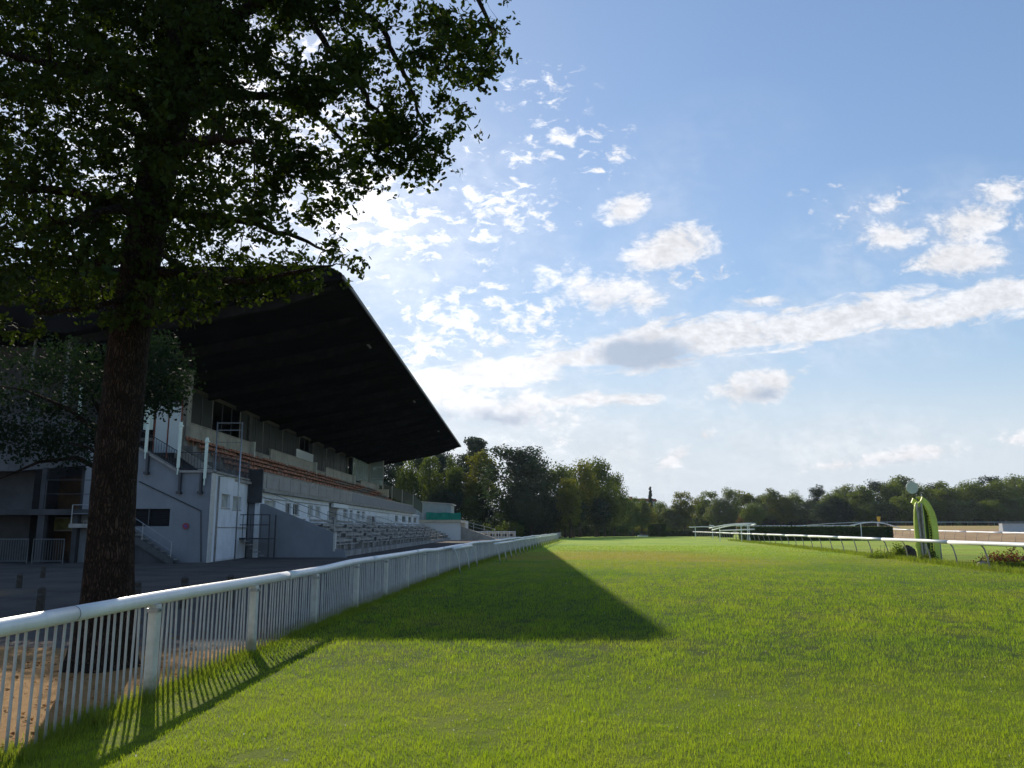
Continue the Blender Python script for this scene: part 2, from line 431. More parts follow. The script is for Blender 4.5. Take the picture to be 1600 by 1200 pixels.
def leaf_mesh(name, P, N, size, m, parent=None, shape=DIAM, tint=None, r=rng):
    """P centres, N rough normals, one flat n-gon leaf each"""
    n = len(P)
    N = N / (np.linalg.norm(N, axis=1, keepdims=True) + 1e-9)
    a = r.normal(size=(n, 3)); T = np.cross(N, a); T /= (np.linalg.norm(T, axis=1, keepdims=True) + 1e-9)
    B = np.cross(N, T)
    k = len(shape)
    sx = shape[:, 0][None, :, None]; sy = (shape[:, 1] - .4)[None, :, None]
    sz = size[:, None, None]
    fold = np.abs(shape[:, 0])[None, :, None] * .5 * r.uniform(-.2, 1, size=(n, 1, 1))
    V = P[:, None, :] + (T[:, None, :] * sx + B[:, None, :] * sy + N[:, None, :] * fold) * sz
    loops = np.arange(n * k); ls = np.arange(n) * k
    if tint is None: tint = r.random(n)
    return np_mesh(name, V.reshape(-1, 3), loops, ls, m, parent, np.repeat(tint, k))


def ss(x):
    x = min(1, max(0, x)); return x * x * (3 - 2 * x)


# ------------------------------------------------------------------ terrain
def H(x, y):
    up = 2.6 * ss((y - 85) / 145) * ss((x - 30 - .1 * y) / 50)
    dn = -1.3 * ss((y - 192) / 70) * (1 - ss((x - .16 * y) / 40)) * ss((x + 60) / 60)
    return up + dn


FPTS = [(-60, -3.72), (6.5, -3.70), (8.6, -3.66), (11.7, -3.58), (14.5, -3.45), (22.5, -3.02), (31, -2.6), (40, -2.0), (59, -.35), (80, 1.7), (110, 4.6), (145, 7.9), (190, 11.4), (260, 16), (1200, 60)]
RPTS = [(-60, 14.5), (31, 18.85), (43.4, 20.9), (53.4, 22.5), (78, 26.3), (106, 30.2), (172, 39.5), (230, 47), (285, 52), (1200, 160)]


def lin(P, y):
    for (a, b), (c, d) in zip(P, P[1:]):
        if y <= c: return b + (d - b) * (y - a) / (c - a)
    return P[-1][1]


def fx(y): return (lin(FPTS, y - 2) + 2 * lin(FPTS, y) + lin(FPTS, y + 2)) / 4
def rx(y): return (lin(RPTS, y - 3) + 2 * lin(RPTS, y) + lin(RPTS, y + 3)) / 4


def ground_material(name, build):
    m = bpy.data.materials.new(name); m.use_nodes = True
    t = m.node_tree; t.nodes.clear(); q = NG(t)
    c = q.n('ShaderNodeTexCoord').outputs['Object']
    sp_ = q.n('ShaderNodeSeparateXYZ'); t.links.new(c, sp_.inputs[0])
    col, h = build(q, c, sp_.outputs[0], sp_.outputs[1])
    p = q.n('ShaderNodeBsdfPrincipled'); t.links.new(col, p.inputs['Base Color']); p.inputs['Roughness'].default_value = .95; p.inputs['Specular IOR Level'].default_value = .1
    b = q.n('ShaderNodeBump'); b.inputs['Distance'].default_value = .05; b.inputs['Strength'].default_value = .8
    t.links.new(h, b.inputs['Height']); t.links.new(b.outputs[0], p.inputs['Normal'])
    o = q.n('ShaderNodeOutputMaterial'); t.links.new(p.outputs[0], o.inputs[0])
    return m


def turf_cols(q, c, x, y, blades=None):
    n0 = q.noise(c, .09, 3, .5); n1 = q.noise(c, .45, 5, .6); n2 = q.noise(c, 2.6, 6, .65); n3 = q.noise(c, 40, 3, .7)
    col = q.mix(q.mapr(n2, .32, .68), (.080, .165, .018), (.22, .30, .030))
    col = q.mix(q.m('MULTIPLY', q.mapr(n1, .45, .65), .6), col, (.25, .28, .05))
    col = q.mix(q.m('MULTIPLY', q.mapr(n0, .50, .62), .6), col, (.07, .16, .03))
    if blades is None:      # colour darkened for shade between modelled blades; further off, brightened, it stands for lit grass
        col = q.mix(q.m('MULTIPLY', q.mapr(n3, .4, .8), q.mapr(y, 20, 60)), col, (.22, .24, .05))
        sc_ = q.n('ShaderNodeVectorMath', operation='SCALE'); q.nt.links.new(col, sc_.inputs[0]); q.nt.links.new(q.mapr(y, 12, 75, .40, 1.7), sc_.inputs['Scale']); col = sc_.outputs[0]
    else: col = q.mix(q.m('MULTIPLY', blades, .55), col, (.31, .41, .04))
    # foreground turf is a fresher yellow green
    col = q.mix(q.m('MULTIPLY', q.mapr(q.m('ADD', y, q.m('MULTIPLY', n1, 4)), 13.5, 9.5), .35), col, (.26, .33, .02))
    # worn, drier turf across the far part of the track and towards the right rail
    nn = q.noise(q.comb(q.m('MULTIPLY', x, .30), y), .13, 5, .6)
    w = q.m('MULTIPLY', q.m('MULTIPLY', q.mapr(y, 34, 44), q.mapr(y, 75, 52)), q.mapr(nn, .36, .56))
    w = q.m('MULTIPLY', w, q.mapr(x, 17, 9))
    w2 = q.m('MULTIPLY', q.mapr(q.m('SUBTRACT', x, q.m('MULTIPLY', y, .15)), 6, 15), q.m('MULTIPLY', q.mapr(nn, .40, .62), .55))
    w3 = q.m('MULTIPLY', q.mapr(q.noise(c, .8, 6, .7), .58, .72), .35)
    col = q.mix(q.m('MULTIPLY', q.m('MAXIMUM', q.m('MAXIMUM', w, w2), w3), .8), col, (.30, .25, .06))
    return col, q.m('ADD', n3, n2)


def blade_mat(name):
    m = bpy.data.materials.new(name); m.use_nodes = True
    t = m.node_tree; t.nodes.clear(); q = NG(t)
    c = q.n('ShaderNodeTexCoord').outputs['Object']
    sp_ = q.n('ShaderNodeSeparateXYZ'); t.links.new(c, sp_.inputs[0])
    at = q.n('ShaderNodeAttribute', attribute_name='tint')
    col, h = turf_cols(q, c, sp_.outputs[0], sp_.outputs[1], at.outputs['Fac'])
    d = q.n('ShaderNodeBsdfPrincipled'); t.links.new(col, d.inputs['Base Color']); d.inputs['Roughness'].default_value = .6; d.inputs['Specular IOR Level'].default_value = .2
    tr = q.n('ShaderNodeBsdfTranslucent')
    vm = q.n('ShaderNodeVectorMath', operation='MULTIPLY'); t.links.new(col, vm.inputs[0]); vm.inputs[1].default_value = (1.5, 1.5, .45)
    t.links.new(vm.outputs[0], tr.inputs[0])
    mx = q.n('ShaderNodeMixShader'); mx.inputs[0].default_value = .5
    t.links.new(d.outputs[0], mx.inputs[1]); t.links.new(tr.outputs[0], mx.inputs[2])
    o = q.n('ShaderNodeOutputMaterial'); t.links.new(mx.outputs[0], o.inputs[0])
    return m


def yard_cols(q, c, x, y):
    n1 = q.noise(c, .5, 6, .65); n2 = q.noise(c, 9, 6, .7); n3 = q.noise(c, 60, 3, .7)
    asp = q.mix(q.mapr(n1, .35, .65), (.085, .078, .076), (.135, .122, .112))
    asp = q.mix(q.mapr(n3, .5, .8), asp, (.14, .13, .12))
    dirt = q.mix(q.mapr(n2, .3, .7), (.34, .16, .06), (.48, .27, .11))
    dry = q.mix(q.mapr(n3, .4, .7), dirt, (.28, .24, .12))
    e = q.m('ADD', q.m('ADD', y, q.m('MULTIPLY', q.m('SUBTRACT', n1, .5), 7)), q.m('MULTIPLY', q.m('ADD', x, 3.6), -.05))
    f = q.mapr(e, 12.6, 11.6)
    f2 = q.m('MULTIPLY', q.mapr(e, 15, 19), q.m('MULTIPLY', q.mapr(x, -12.5, -13.5), q.mapr(e, 25, 20)))
    e3 = q.m('MULTIPLY', q.mapr(y, 124, 128), 1.0)
    col = q.mix(q.m('MAXIMUM', f, f2), asp, dry)
    return q.mix(e3, col, (.36, .29, .2)), q.m('ADD', n3, n2)


def infield_cols(q, c, x, y):
    col, h = turf_cols(q, c, x, y)
    n1 = q.noise(c, .25, 6, .65); n2 = q.noise(c, 1.8, 6, .7)
    sand = q.mix(q.mapr(n1, .3, .7), (.30, .20, .11), (.44, .31, .18))
    sand = q.mix(q.mapr(n2, .55, .75), sand, (.16, .10, .07))
    edge = q.m('ADD', y, q.m('MULTIPLY', q.m('SUBTRACT', n1, .5), 9))
    f = q.m('MULTIPLY', q.mapr(edge, 90, 95), q.mapr(q.m('SUBTRACT', x, q.m('MULTIPLY', y, .25)), 24, 27))
    f = q.m('MULTIPLY', f, q.mapr(edge, 236, 232))
    gold = q.mix(q.mapr(n1, .4, .6), (.40, .27, .12), (.30, .27, .10))
    sand = q.mix(q.mapr(edge, 165, 178), sand, gold)
    return q.mix(f, col, sand), h


def strip(name, xa, xb, nx, m, label):
    ys = list(np.arange(-60, 20, 4.0)) + list(np.arange(20, 300, 4.0)) + list(np.linspace(300, 1200, 19))
    V = []; F = []
    for y in ys:
        a, b = xa(y), xb(y)
        for i in range(nx + 1):
            x = a + (b - a) * (i / nx)
            V.append((x, y, H(x, y)))
    for j in range(len(ys) - 1):
        for i in range(nx):
            k = j * (nx + 1) + i
            F.append((k, k + 1, k + nx + 2, k + nx + 1))
    mb = MB(); mb.v = V; mb.f = F
    o = mb.build(name, m, smooth=True)
    return tag(o, label, kind='structure')


strip('ground', lambda y: -700, lambda y: fx(y) + .06, 40, ground_material('yard_ground', yard_cols), 'grey asphalt yard and bare dry soil in front of the grandstand')
strip('grass_track', lambda y: fx(y) + .06, lambda y: rx(y) + 1.2, 14, ground_material('track_turf', turf_cols), 'wide green turf racetrack between the two white rails')
strip('infield', lambda y: rx(y) + 1.2, lambda y: 900, 90, ground_material('infield_ground', infield_cols), 'infield of grass and brown sand beyond the right rail')


# ------------------------------------------------------------------ grass blades and litter
def grass_patch(name, P, h, w, m, label, tint):
    n = len(P)
    ang = rng.uniform(0, 2 * np.pi, n); lean = rng.uniform(.1, .75, n) * h; la = rng.uniform(0, 2 * np.pi, n)
    dx = np.cos(ang) * w / 2; dyy = np.sin(ang) * w / 2
    lx = np.cos(la) * lean; ly = np.sin(la) * lean
    V = np.zeros((n, 5, 3))
    V[:, 0] = P + np.stack([-dx, -dyy, 0 * h - .01], 1); V[:, 1] = P + np.stack([dx, dyy, 0 * h - .01], 1)
    V[:, 2] = P + np.stack([dx * .8 + lx * .35, dyy * .8 + ly * .35, h * .6], 1)
    V[:, 3] = P + np.stack([-dx * .8 + lx * .35, -dyy * .8 + ly * .35, h * .6], 1)
    V[:, 4] = P + np.stack([lx, ly, h], 1)
    base = (np.arange(n) * 5)[:, None]
    loops = (base + np.array([0, 1, 2, 3, 3, 2, 4])[None, :]).ravel()
    ls = (np.arange(n) * 7)[:, None] + np.array([0, 4])[None, :]
    o = np_mesh(name, V.reshape(-1, 3), loops, ls.ravel(), m, None, np.repeat(tint, 5))
    return tag(o, label, 'grass', kind='stuff')


L_grass = blade_mat('turf_blades')
ng = 700000
yy = 5.0 * (85 / 5.0) ** rng.random(ng) ** 1.15
xx = rng.uniform(-1, 1, ng) * (yy * .66 + 2.5)
fxx = np.interp(yy, *np.array([(y, fx(y)) for y in np.arange(0, 100, 1.0)]).T); rxx = np.interp(yy, *np.array([(y, rx(y)) for y in np.arange(0, 100, 1.0)]).T)
ok = (xx > fxx + .02) & (xx < rxx + .9); xx, yy = xx[ok], yy[ok]
sc = np.maximum(1, (yy / 8.5) ** .88)
def sfield(x, y, fs, seed):
    r_ = np.random.default_rng(seed); o_ = 0 * x; tot = 0
    for f in fs:
        for _ in range(5):
            a_ = r_.uniform(0, 6.28); o_ = o_ + np.sin(f * r_.uniform(.7, 1.4) * (x * np.cos(a_) + y * np.sin(a_)) + r_.uniform(0, 6.28)); tot += .5
    return o_ / np.sqrt(tot * len(fs)) * .8
cl_ = sfield(xx, yy, (9, 17, 30), 3); cb_ = sfield(xx, yy, (2.2, 4.5), 4)
keep = (cl_ + .6 * cb_ + rng.normal(0, .22, len(xx))) > -.95
xx, yy, sc, cl_, cb_ = xx[keep], yy[keep], sc[keep], cl_[keep], cb_[keep]
pat = np.clip(cl_ * .45 + cb_ * .35, -1, 1)
pat_old = (np.sin(xx * 1.7 + 2 * np.sin(yy * .6)) + np.sin(yy * 1.3 + np.sin(xx * .9) * 2) + np.sin(xx * 5.1 + yy * 3.7) * .6) / 2.6
hh = rng.uniform(.016, .042, len(xx)) * (1 + .75 * pat) * np.minimum(sc, 1.6)
grass_patch('grass_blades', np.stack([xx, yy, 0 * xx], 1), hh, .0036 * sc, L_grass, 'short green turf blades covering the racetrack', np.clip(.42 + .38 * pat + rng.normal(0, .22, len(xx)), 0, 1))
# taller unmown grass at the foot of the picket fence and of the right rail
n2 = 26000
yy = 4.5 * (130 / 4.5) ** rng.random(n2)
xx = np.interp(yy, *np.array([(y, fx(y)) for y in np.arange(0, 150, 1.0)]).T) + rng.normal(.04, .12, n2) * np.maximum(1, yy / 20)
cl = (np.sin(yy * 1.9) + np.sin(yy * .77 + 1) + np.sin(yy * 5.3) + np.sin(yy * 11.3 + xx * 9)) / 4
hh = np.clip(.045 + .06 * cl + rng.uniform(0, .05, n2), .02, .25)
yr = 26 + 100 * rng.random(14000) ** 1.3
xr = np.interp(yr, *np.array([(y, rx(y)) for y in np.arange(0, 140, 1.0)]).T) + .3 + rng.normal(0, .35, 14000)
hr = rng.uniform(.06, .24, 14000)
hr[(yr > 29) & (yr < 52)] *= 1.25
P = np.concatenate([np.stack([xx, yy, 0 * xx], 1), np.stack([xr, yr, 0 * xr], 1)])
hq = np.concatenate([hh, hr]); wq = .006 * np.maximum(1, P[:, 1] / 11)
L_weed = leafmat('unmown_grass', (.10, .15, .02), (.22, .25, .05), .45, (1.4, 1.5, .45), nscale=.6)
grass_patch('tall_grass', P, hq, wq, L_weed, 'taller unmown grass along the feet of both rails', rng.random(len(P)))
# leaf litter on the dry soil behind the fence
n3 = 3800
yy = rng.uniform(2, 16, n3); xx = np.interp(yy, [0, 20], [-3.75, -3.3]) - rng.random(n3) ** 1.4 * 8
L_litter = leafmat('dry_fallen_leaves', (.16, .08, .035), (.34, .20, .09), .2, (1.3, 1, .6), rough=.9, spec=.05)
o = leaf_mesh('leaf_litter', np.stack([xx, yy, rng.uniform(.008, .03, n3)], 1), np.stack([rng.normal(0, .4, n3), rng.normal(0, .4, n3), np.ones(n3)], 1), rng.uniform(.02, .05, n3), L_litter)
tag(o, 'dry brown leaves scattered on the soil under the oak', 'leaf litter', kind='stuff')
n4 = 900
y4 = 5.5 * (26 / 5.5) ** rng.random(n4); x4 = rng.uniform(-1, 1, n4) * (y4 * .64 + 1.5); k4 = (x4 > -3.0 + y4 * .03) & (np.sin(x4 * 1.1 + y4 * .7) + np.sin(y4 * 1.9 - x4 * .6) > -.2); x4 = x4[k4]; y4 = y4[k4]
L_clover = leafmat('clover_heads', (.5, .5, .42), (.62, .6, .55), .3, (1, 1, .9))
tag(leaf_mesh('clover', np.stack([x4, y4, rng.uniform(.03, .055, len(x4))], 1), rng.normal(size=(len(x4), 3)) + [0, -.8, .6], rng.uniform(.010, .018, len(x4)) * np.maximum(1, y4 / 14), L_clover), 'tiny white clover heads dotted through the turf', 'clover', kind='stuff')

# ------------------------------------------------------------------ picket fence along the track
fence = empty('picket_fence', (fx(8.6), 8.6, 0), 'long white picket fence with round top rail, running from the left foreground', 'fence')
fo = Vector(fence.location)


def path_walk(fn, y0, step, n):
    P = [(fn(y0), y0)]
    while len(P) < n:
        x, y = P[-1]; d = fn(y + .5) - fn(y - .5); l = math.hypot(d, 1)
        y += step / l; P.append((fn(y), y))
    return P


BAY = 3.0
posts = path_walk(fx, 8.6 - 3 * BAY, BAY, 62)
rt = [.022 * math.sin(i * .9 + 1.2) + .014 * math.sin(i * 2.3) for i in range(len(posts))]
RH = .96
rail_pts = []
for i in range(0, len(posts) - 1):
    (xa, ya), (xb, yb) = posts[i], posts[i + 1]
    if yb > 188: break
    d = Vector((xb - xa, yb - ya, 0)); L = d.length; d.normalize(); nrm = Vector((d.y, -d.x, 0))
    near = ya < 45
    za = RH + rt[i]; zb = RH + rt[i + 1]
    rail_pts += [(fx(ya + (yb - ya) * k / 6) - fo.x, ya + (yb - ya) * k / 6 - fo.y, za + (zb - za) * (k / 6) ** 2 * (3 - 2 * k / 6)) for k in range(6)]
    # post: rectangular tube with a clamp bracket
    t = .045
    mb = MB()
    ox, oy = xa - fo.x, ya - fo.y
    def bar(mb, c, w, dd, z0, z1):
        vs = []
        for z in (z0, z1):
            for su, sv in ((-1, -1), (1, -1), (1, 1), (-1, 1)):
                p = c + d * (su * w) + nrm * (sv * dd); vs.append((p.x, p.y, z))
        mb.add(vs, [(3, 2, 1, 0), (4, 5, 6, 7), (0, 1, 5, 4), (1, 2, 6, 5), (2, 3, 7, 6), (3, 0, 4, 7)])
    c = Vector((ox, oy, 0)) + nrm * .03
    bar(mb, c, .060 if near else .05, .045, -.05, za - .055)
    mb.build('post', M_post, fence, bevel=.01 if near else 0)
    if near:
        mb = MB(); bar(mb, c, .072, .056, za - .13, za - .09); mb.tube([c + nrm * .05 + Vector((0, 0, za - .11)), c + nrm * .075 + Vector((0, 0, za - .11))], .012, 6)
        mb.build('clamp', M_metal, fence)
    # pickets of the bay, with the lower and upper cross bars
    mb = MB(); npk = 24
    for k in range(1, npk):
        f = k / npk; p = Vector((ox, oy, 0)) + d * (L * f); p.x = fx(p.y + fo.y) - fo.x
        tl = random.gauss(0, .006); zt = za * (1 - f) + zb * f - .05
        r = .0115 if near else .012
        mb.tube([(p.x, p.y, -.03), (p.x + tl, p.y + tl * .5, zt)], r, 6 if near else 4, cap=False)
    mb.build('picket_panel', M_picket, fence, smooth=True)


rail_pts = [Vector(p) for p in rail_pts]
for k in range(3, len(rail_pts) - 13, 12):
    e = k + 12; near = rail_pts[k].y < 40
    MB().tube(rail_pts[k:e + 1], .066, 20 if near else 8, True, rail_pts[k + 1] - rail_pts[k - 1], rail_pts[e + 1] - rail_pts[e - 1]).build('top_rail', M_rail, fence, smooth=True)
    if near:
        d = (rail_pts[e + 1] - rail_pts[e]).normalized()
        MB().tube([rail_pts[e] - d * .004, rail_pts[e] + d * .004], .0668, 20).build('rail_seam', M_darkmetal, fence, smooth=True)


def goose_rail(name, label, P, off, rail_r, rail_z, group, root, oval=1.0, postr=.03, step_rail=1):
    """running rail on swan-neck posts; P is the line of the rail, posts stand 'off' to its side"""
    rt_ = empty(name, (*root, H(*root)), label, 'rail', group)
    r0 = Vector((root[0], root[1], H(*root)))
    zs = [H(x, y) + rail_z + random.uniform(-.012, .012) for x, y in P]
    k = 0
    while k < len(P) - 1:
        e = min(k + 3, len(P) - 1)
        mb = MB(); pts = []
        for i in range(k, e + 1):
            pts.append(Vector((P[i][0], P[i][1], zs[i])) - r0)
        b0 = len(mb.v); mb.tube(pts, rail_r, 12)
        if oval != 1.0:
            ctr = [p.z for p in pts]; sg = 12
            for q in range(len(pts)):
                for w in range(sg):
                    vv = mb.v[q * sg + w]; mb.v[q * sg + w] = (vv[0], vv[1], ctr[q] + (vv[2] - ctr[q]) * oval)
        mb.build('rail', M_rail, rt_, smooth=True)
        k = e
    for i, (x, y) in enumerate(P):
        a = Vector(P[max(i - 1, 0)]); b = Vector(P[min(i + 1, len(P) - 1)]); d = (b - a).normalized(); nr = Vector((-d.y, d.x)) * off
        g0 = H(x + nr.x, y + nr.y) - r0.z; zt = zs[i] - r0.z - rail_r * oval * .6
        bx, by = x + nr.x - r0.x, y + nr.y - r0.y; tx, ty = x - r0.x, y - r0.y
        pts = [(bx, by, g0 - .05), (bx - nr.x * .25, by - nr.y * .25, g0 + rail_z * .45), (bx - nr.x * .55, by - nr.y * .55, g0 + rail_z * .78), (bx - nr.x * .82, by - nr.y * .82, zt - .04), (tx, ty, zt + .02)]
        MB().tube(pts, postr, 7).build('post', M_greypost if rail_r > .085 else M_post, rt_, smooth=True)
    return rt_


# running rails on the grass side of the picket fence
def on_f(o_): return lambda y: fx(y) + o_
PA = path_walk(on_f(.35), 31.5, 3.0, 3)
goose_rail('running_rail', 'short length of white rail standing close against the picket fence', PA, -.28, .06, .93, 'white rails on the grass beside the picket fence', PA[0])
PB = path_walk(on_f(1.0), 41.5, 3.3, 24)
goose_rail('running_rail', 'longer white rail past the gap, following the picket fence towards the trees', PB, -.3, .06, .93, 'white rails on the grass beside the picket fence', PB[0])
# right rail
PR = path_walk(rx, 27.4, 3.65, 66)
goose_rail('running_rail', 'long white inner rail on grey swan neck posts in front of the lime finish post', PR, -.30, .092, 1.08, None, PR[0], oval=.95, postr=.034)
# rail beyond, along the sand
def on_line(a, b, n): return [(a[0] + (b[0] - a[0]) * i / n, a[1] + (b[1] - a[1]) * i / n) for i in range(n + 1)]
PS = on_line((60.5, 85), (69, 152), 18)
goose_rail('running_rail', 'white rail at the edge of the brown sand, behind the lime finish post', PS, .35, .11, 1.15, None, PS[0], postr=.03)
PT = on_line((52, 126), (34.0, 126), 8)
goose_rail('running_rail', 'white rail running just behind the top of the long clipped hedge', PT, -.2, .07, 2.14, None, PT[-1], postr=.03)

# ------------------------------------------------------------------ grandstand (local frame: x across, y along the stand, origin at world (0, 40))
SLOPE = .008
stand = empty('grandstand', (0, 40, 0), 'long concrete grandstand under a huge dark cantilevered roof, left of the track', 'grandstand', rz=-math.atan(SLOPE))


def YX(px, py, x0):                  # local y where a sight line meets the stand plane x = x0
    a, y, z = ray(px, py); t = (x0 - 40 * SLOPE) / (a - SLOPE * y)
    return y * t - 40


def Zx(px, py, x0):
    a, y, z = ray(px, py); t = (x0 - 40 * SLOPE) / (a - SLOPE * y)
    return CH + z * t


def wall_grid(mb, p, q, z0, z1, th, holes):
    """upright wall from p to q (xy) with real openings; holes = [(s0, s1, za, zb)] in metres along it; th to the left of p->q"""
    p = Vector(p); q = Vector(q); L = (q - p).length; d = (q - p) / L; n = Vector((-d.y, d.x)) * th
    xs = sorted({0, L, *[h_[0] for h_ in holes], *[h_[1] for h_ in holes]}); zs = sorted({z0, z1, *[h_[2] for h_ in holes], *[h_[3] for h_ in holes]})
    for a, b in zip(xs, xs[1:]):
        run = None
        for c, e in zip(zs, zs[1:]):
            m_ = (a + b) / 2; k = (c + e) / 2
            if any(h_[0] < m_ < h_[1] and h_[2] < k < h_[3] for h_ in holes):
                if run: seg(mb, p, d, n, a, b, *run); run = None
            else: run = (run[0], e) if run else (c, e)
        if run: seg(mb, p, d, n, a, b, *run)


def seg(mb, p, d, n, a, b, c, e):
    A = p + d * a; B = p + d * b
    vs = [(A.x, A.y, c), (B.x, B.y, c), (B.x + n.x, B.y + n.y, c), (A.x + n.x, A.y + n.y, c), (A.x, A.y, e), (B.x, B.y, e), (B.x + n.x, B.y + n.y, e), (A.x + n.x, A.y + n.y, e)]
    mb.add(vs, [(3, 2, 1, 0), (4, 5, 6, 7), (0, 1, 5, 4), (1, 2, 6, 5), (2, 3, 7, 6), (3, 0, 4, 7)])


def window_unit(p, q, s0, s1, za, zb, inset, parent, panemat, split=False, framemat=None):
    p = Vector(p); q = Vector(q); L = (q - p).length; d = (q - p) / L; n = Vector((-d.y, d.x))
    mb = MB(); w = .05
    def b_(a, b, c, e, i0, i1):
        seg(mb, p + n * i0, d, n * (i1 - i0), a, b, c, e)
    b_(s0, s1, za, za + w, inset, inset + .06); b_(s0, s1, zb - w, zb, inset, inset + .06)
    b_(s0, s0 + w, za + w, zb - w, inset, inset + .06); b_(s1 - w, s1, za + w, zb - w, inset, inset + .06)
    if split: b_((s0 + s1) / 2 - .025, (s0 + s1) / 2 + .025, za + w, zb - w, inset, inset + .06)
    f = mb.build('window', framemat or M_frame, parent)
    mb = MB(); seg(mb, p + n * (inset + .025), d, n * .01, s0 + w, s1 - w, za + w, zb - w)
    mb.build('pane', panemat, f)
    mb = MB(); seg(mb, p - n * .04, d, n * .14, s0 - .04, s1 + .04, za - .05, za - .003); mb.build('sill', M_conclight, f)
    return f


def railing(name, pts, h_, parent, m, bars=.14, r=.018, mids=(), br=.009):
    """metal railing along a 3-D polyline"""
    mb = MB(); pts = [Vector(p) for p in pts]
    mb.tube([p + Vector((0, 0, h_)) for p in pts], r, 6)
    if bars: mb.tube([p + Vector((0, 0, .1)) for p in pts], r * .8, 5)
    for z in mids: mb.tube([p + Vector((0, 0, z)) for p in pts], r * .8, 5)
    for a, b in zip(pts, pts[1:]):
        L = (b - a).length
        mb.tube([a, a + Vector((0, 0, h_))], r * 1.1, 6)
        if bars:
            n = int(L / bars)
            for k in range(1, n): c = a + (b - a) * (k / n); mb.tube([c + Vector((0, 0, .1)), c + Vector((0, 0, h_))], br, 4, cap=False)
        else:
            n = max(1, round(L / 2))
            for k in range(1, n): c = a + (b - a) * (k / n); mb.tube([c, c + Vector((0, 0, h_))], r, 5)
    mb.tube([pts[-1], pts[-1] + Vector((0, 0, h_))], r * 1.1, 6)
    return mb.build(name, m, parent)


YE = 84.8                             # far end of the roof, local y
# --- roof
roof = MB().prism_y([(-8.5, 14.02), (-8.55, 14.32), (-9.3, 14.72), (-35, 14.5), (-35, 11.6), (-22.1, 11.26)], -.6, YE).build('roof', M_roof, stand)
mb = MB(); mb.prism_y([(-8.42, 14.0), (-8.42, 14.2), (-8.50, 14.2), (-8.50, 14.0)], -.62, YE + .02); mb.build('fascia', M_fascia, roof)
nb = 15
for k in range(nb):
    y = .2 + (YE - 1.6) * k / (nb - 1)
    b = MB().prism_y([(-9.1, 13.86), (-9.1, 13.72), (-12, 12.7), (-22.3, 10.75), (-22.3, 11.27), (-9.1, 13.868)], y, y + .34).build('roof_beam', M_beam, roof)
    if k % 4 == 2:
        MB().box(-9.62, -9.5, y + .1, y + 1.3, 13.52, 13.64).build('light_fitting', M_fascia, roof)
# --- volumes behind: rear building, dark inside
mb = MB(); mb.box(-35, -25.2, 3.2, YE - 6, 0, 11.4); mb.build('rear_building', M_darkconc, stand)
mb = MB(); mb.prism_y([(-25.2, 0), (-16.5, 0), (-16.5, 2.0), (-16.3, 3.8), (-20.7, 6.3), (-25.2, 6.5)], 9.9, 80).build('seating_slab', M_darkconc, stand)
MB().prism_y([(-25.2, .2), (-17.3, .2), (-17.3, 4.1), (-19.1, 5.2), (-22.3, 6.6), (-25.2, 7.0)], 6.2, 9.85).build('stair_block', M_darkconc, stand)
# loggia floor and ceiling band of the boxes
MB().box(-25.2, -20.75, 9, 80, 6.9, 7.08).build('box_floor', M_conc, stand)
MB().box(-25.2, -22.0, 9, 84, 10.95, 11.24).build('box_lintel', M_lintel, stand)
# --- end wall facing the camera (y local 2)
ew = [(-15.35, 0), (-15.35, 4.5), (-17.07, 4.5), (-18.9, 5.55), (-22.2, 7.0), (-24.0, 7.55), (-31, 7.6), (-31, 4.55), (-25.5, 4.6), (-22.95, 4.8), (-21.9, 4.9), (-21.9, 0)]
mb = MB()
def poly_split(mb, y0, y1):            # the wall as upright slices so that the louvred opening is a real hole
    top = [(-15.35, 4.5), (-17.07, 4.5), (-18.9, 5.55), (-21.9, 6.85)]
    def tz(x):
        for (a, za), (b, zb) in zip(top, top[1:]):
            if b <= x <= a: return za + (zb - za) * (x - a) / (b - a)
    xs = sorted({-15.35, -17.07, -18.9, -21.9, -17.4, -19.6})
    for a, b in zip(xs, xs[1:]):
        if -19.6 <= (a + b) / 2 <= -17.4:
            mb.prism_y([(a, 0), (b, 0), (b, 1.8), (a, 1.8)], y0, y1); mb.prism_y([(a, 2.68), (b, 2.68), (b, tz(b)), (a, tz(a))], y0, y1)
        else: mb.prism_y([(a, 0), (b, 0), (b, tz(b)), (a, tz(a))], y0, y1)
poly_split(mb, 2, 2.35)
endw = mb.build('end_wall', M_greyend, stand)
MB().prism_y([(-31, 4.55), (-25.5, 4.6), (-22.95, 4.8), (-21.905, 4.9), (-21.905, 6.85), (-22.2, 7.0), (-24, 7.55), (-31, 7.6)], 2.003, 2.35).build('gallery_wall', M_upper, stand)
mb = MB(); mb.prism_y([(-15.35, 4.503), (-17.1, 4.503), (-18.95, 5.56), (-21.9, 6.86), (-21.9, 6.98), (-18.95, 5.68), (-17.1, 4.62), (-15.3, 4.62)], 1.86, 2.4); mb.build('coping', M_conc, endw)
MB().box(-19.6, -17.4, 2.5, 2.56, 1.8, 2.68).build('louvre_back', M_darkmetal, endw)
mb = MB()
for k in range(9): z = 1.83 + k * .095; mb.prism_x([(2.08, z), (2.10, z), (2.24, z + .07), (2.22, z + .07)], -19.58, -17.42)
mb.box(-18.52, -18.46, 2.05, 2.3, 1.8, 2.68)
mb.build('louvre', M_darkmetal, endw)
mb = MB(); pp = [W(215, 752, 41.95), W(312, 798, 41.95), W(312, 878, 41.95)]
mb.tube([(p[0] + .0, p[1] - 40, max(.02, p[2])) for p in pp], .03, 6); mb.build('conduit', M_darkmetal, endw)
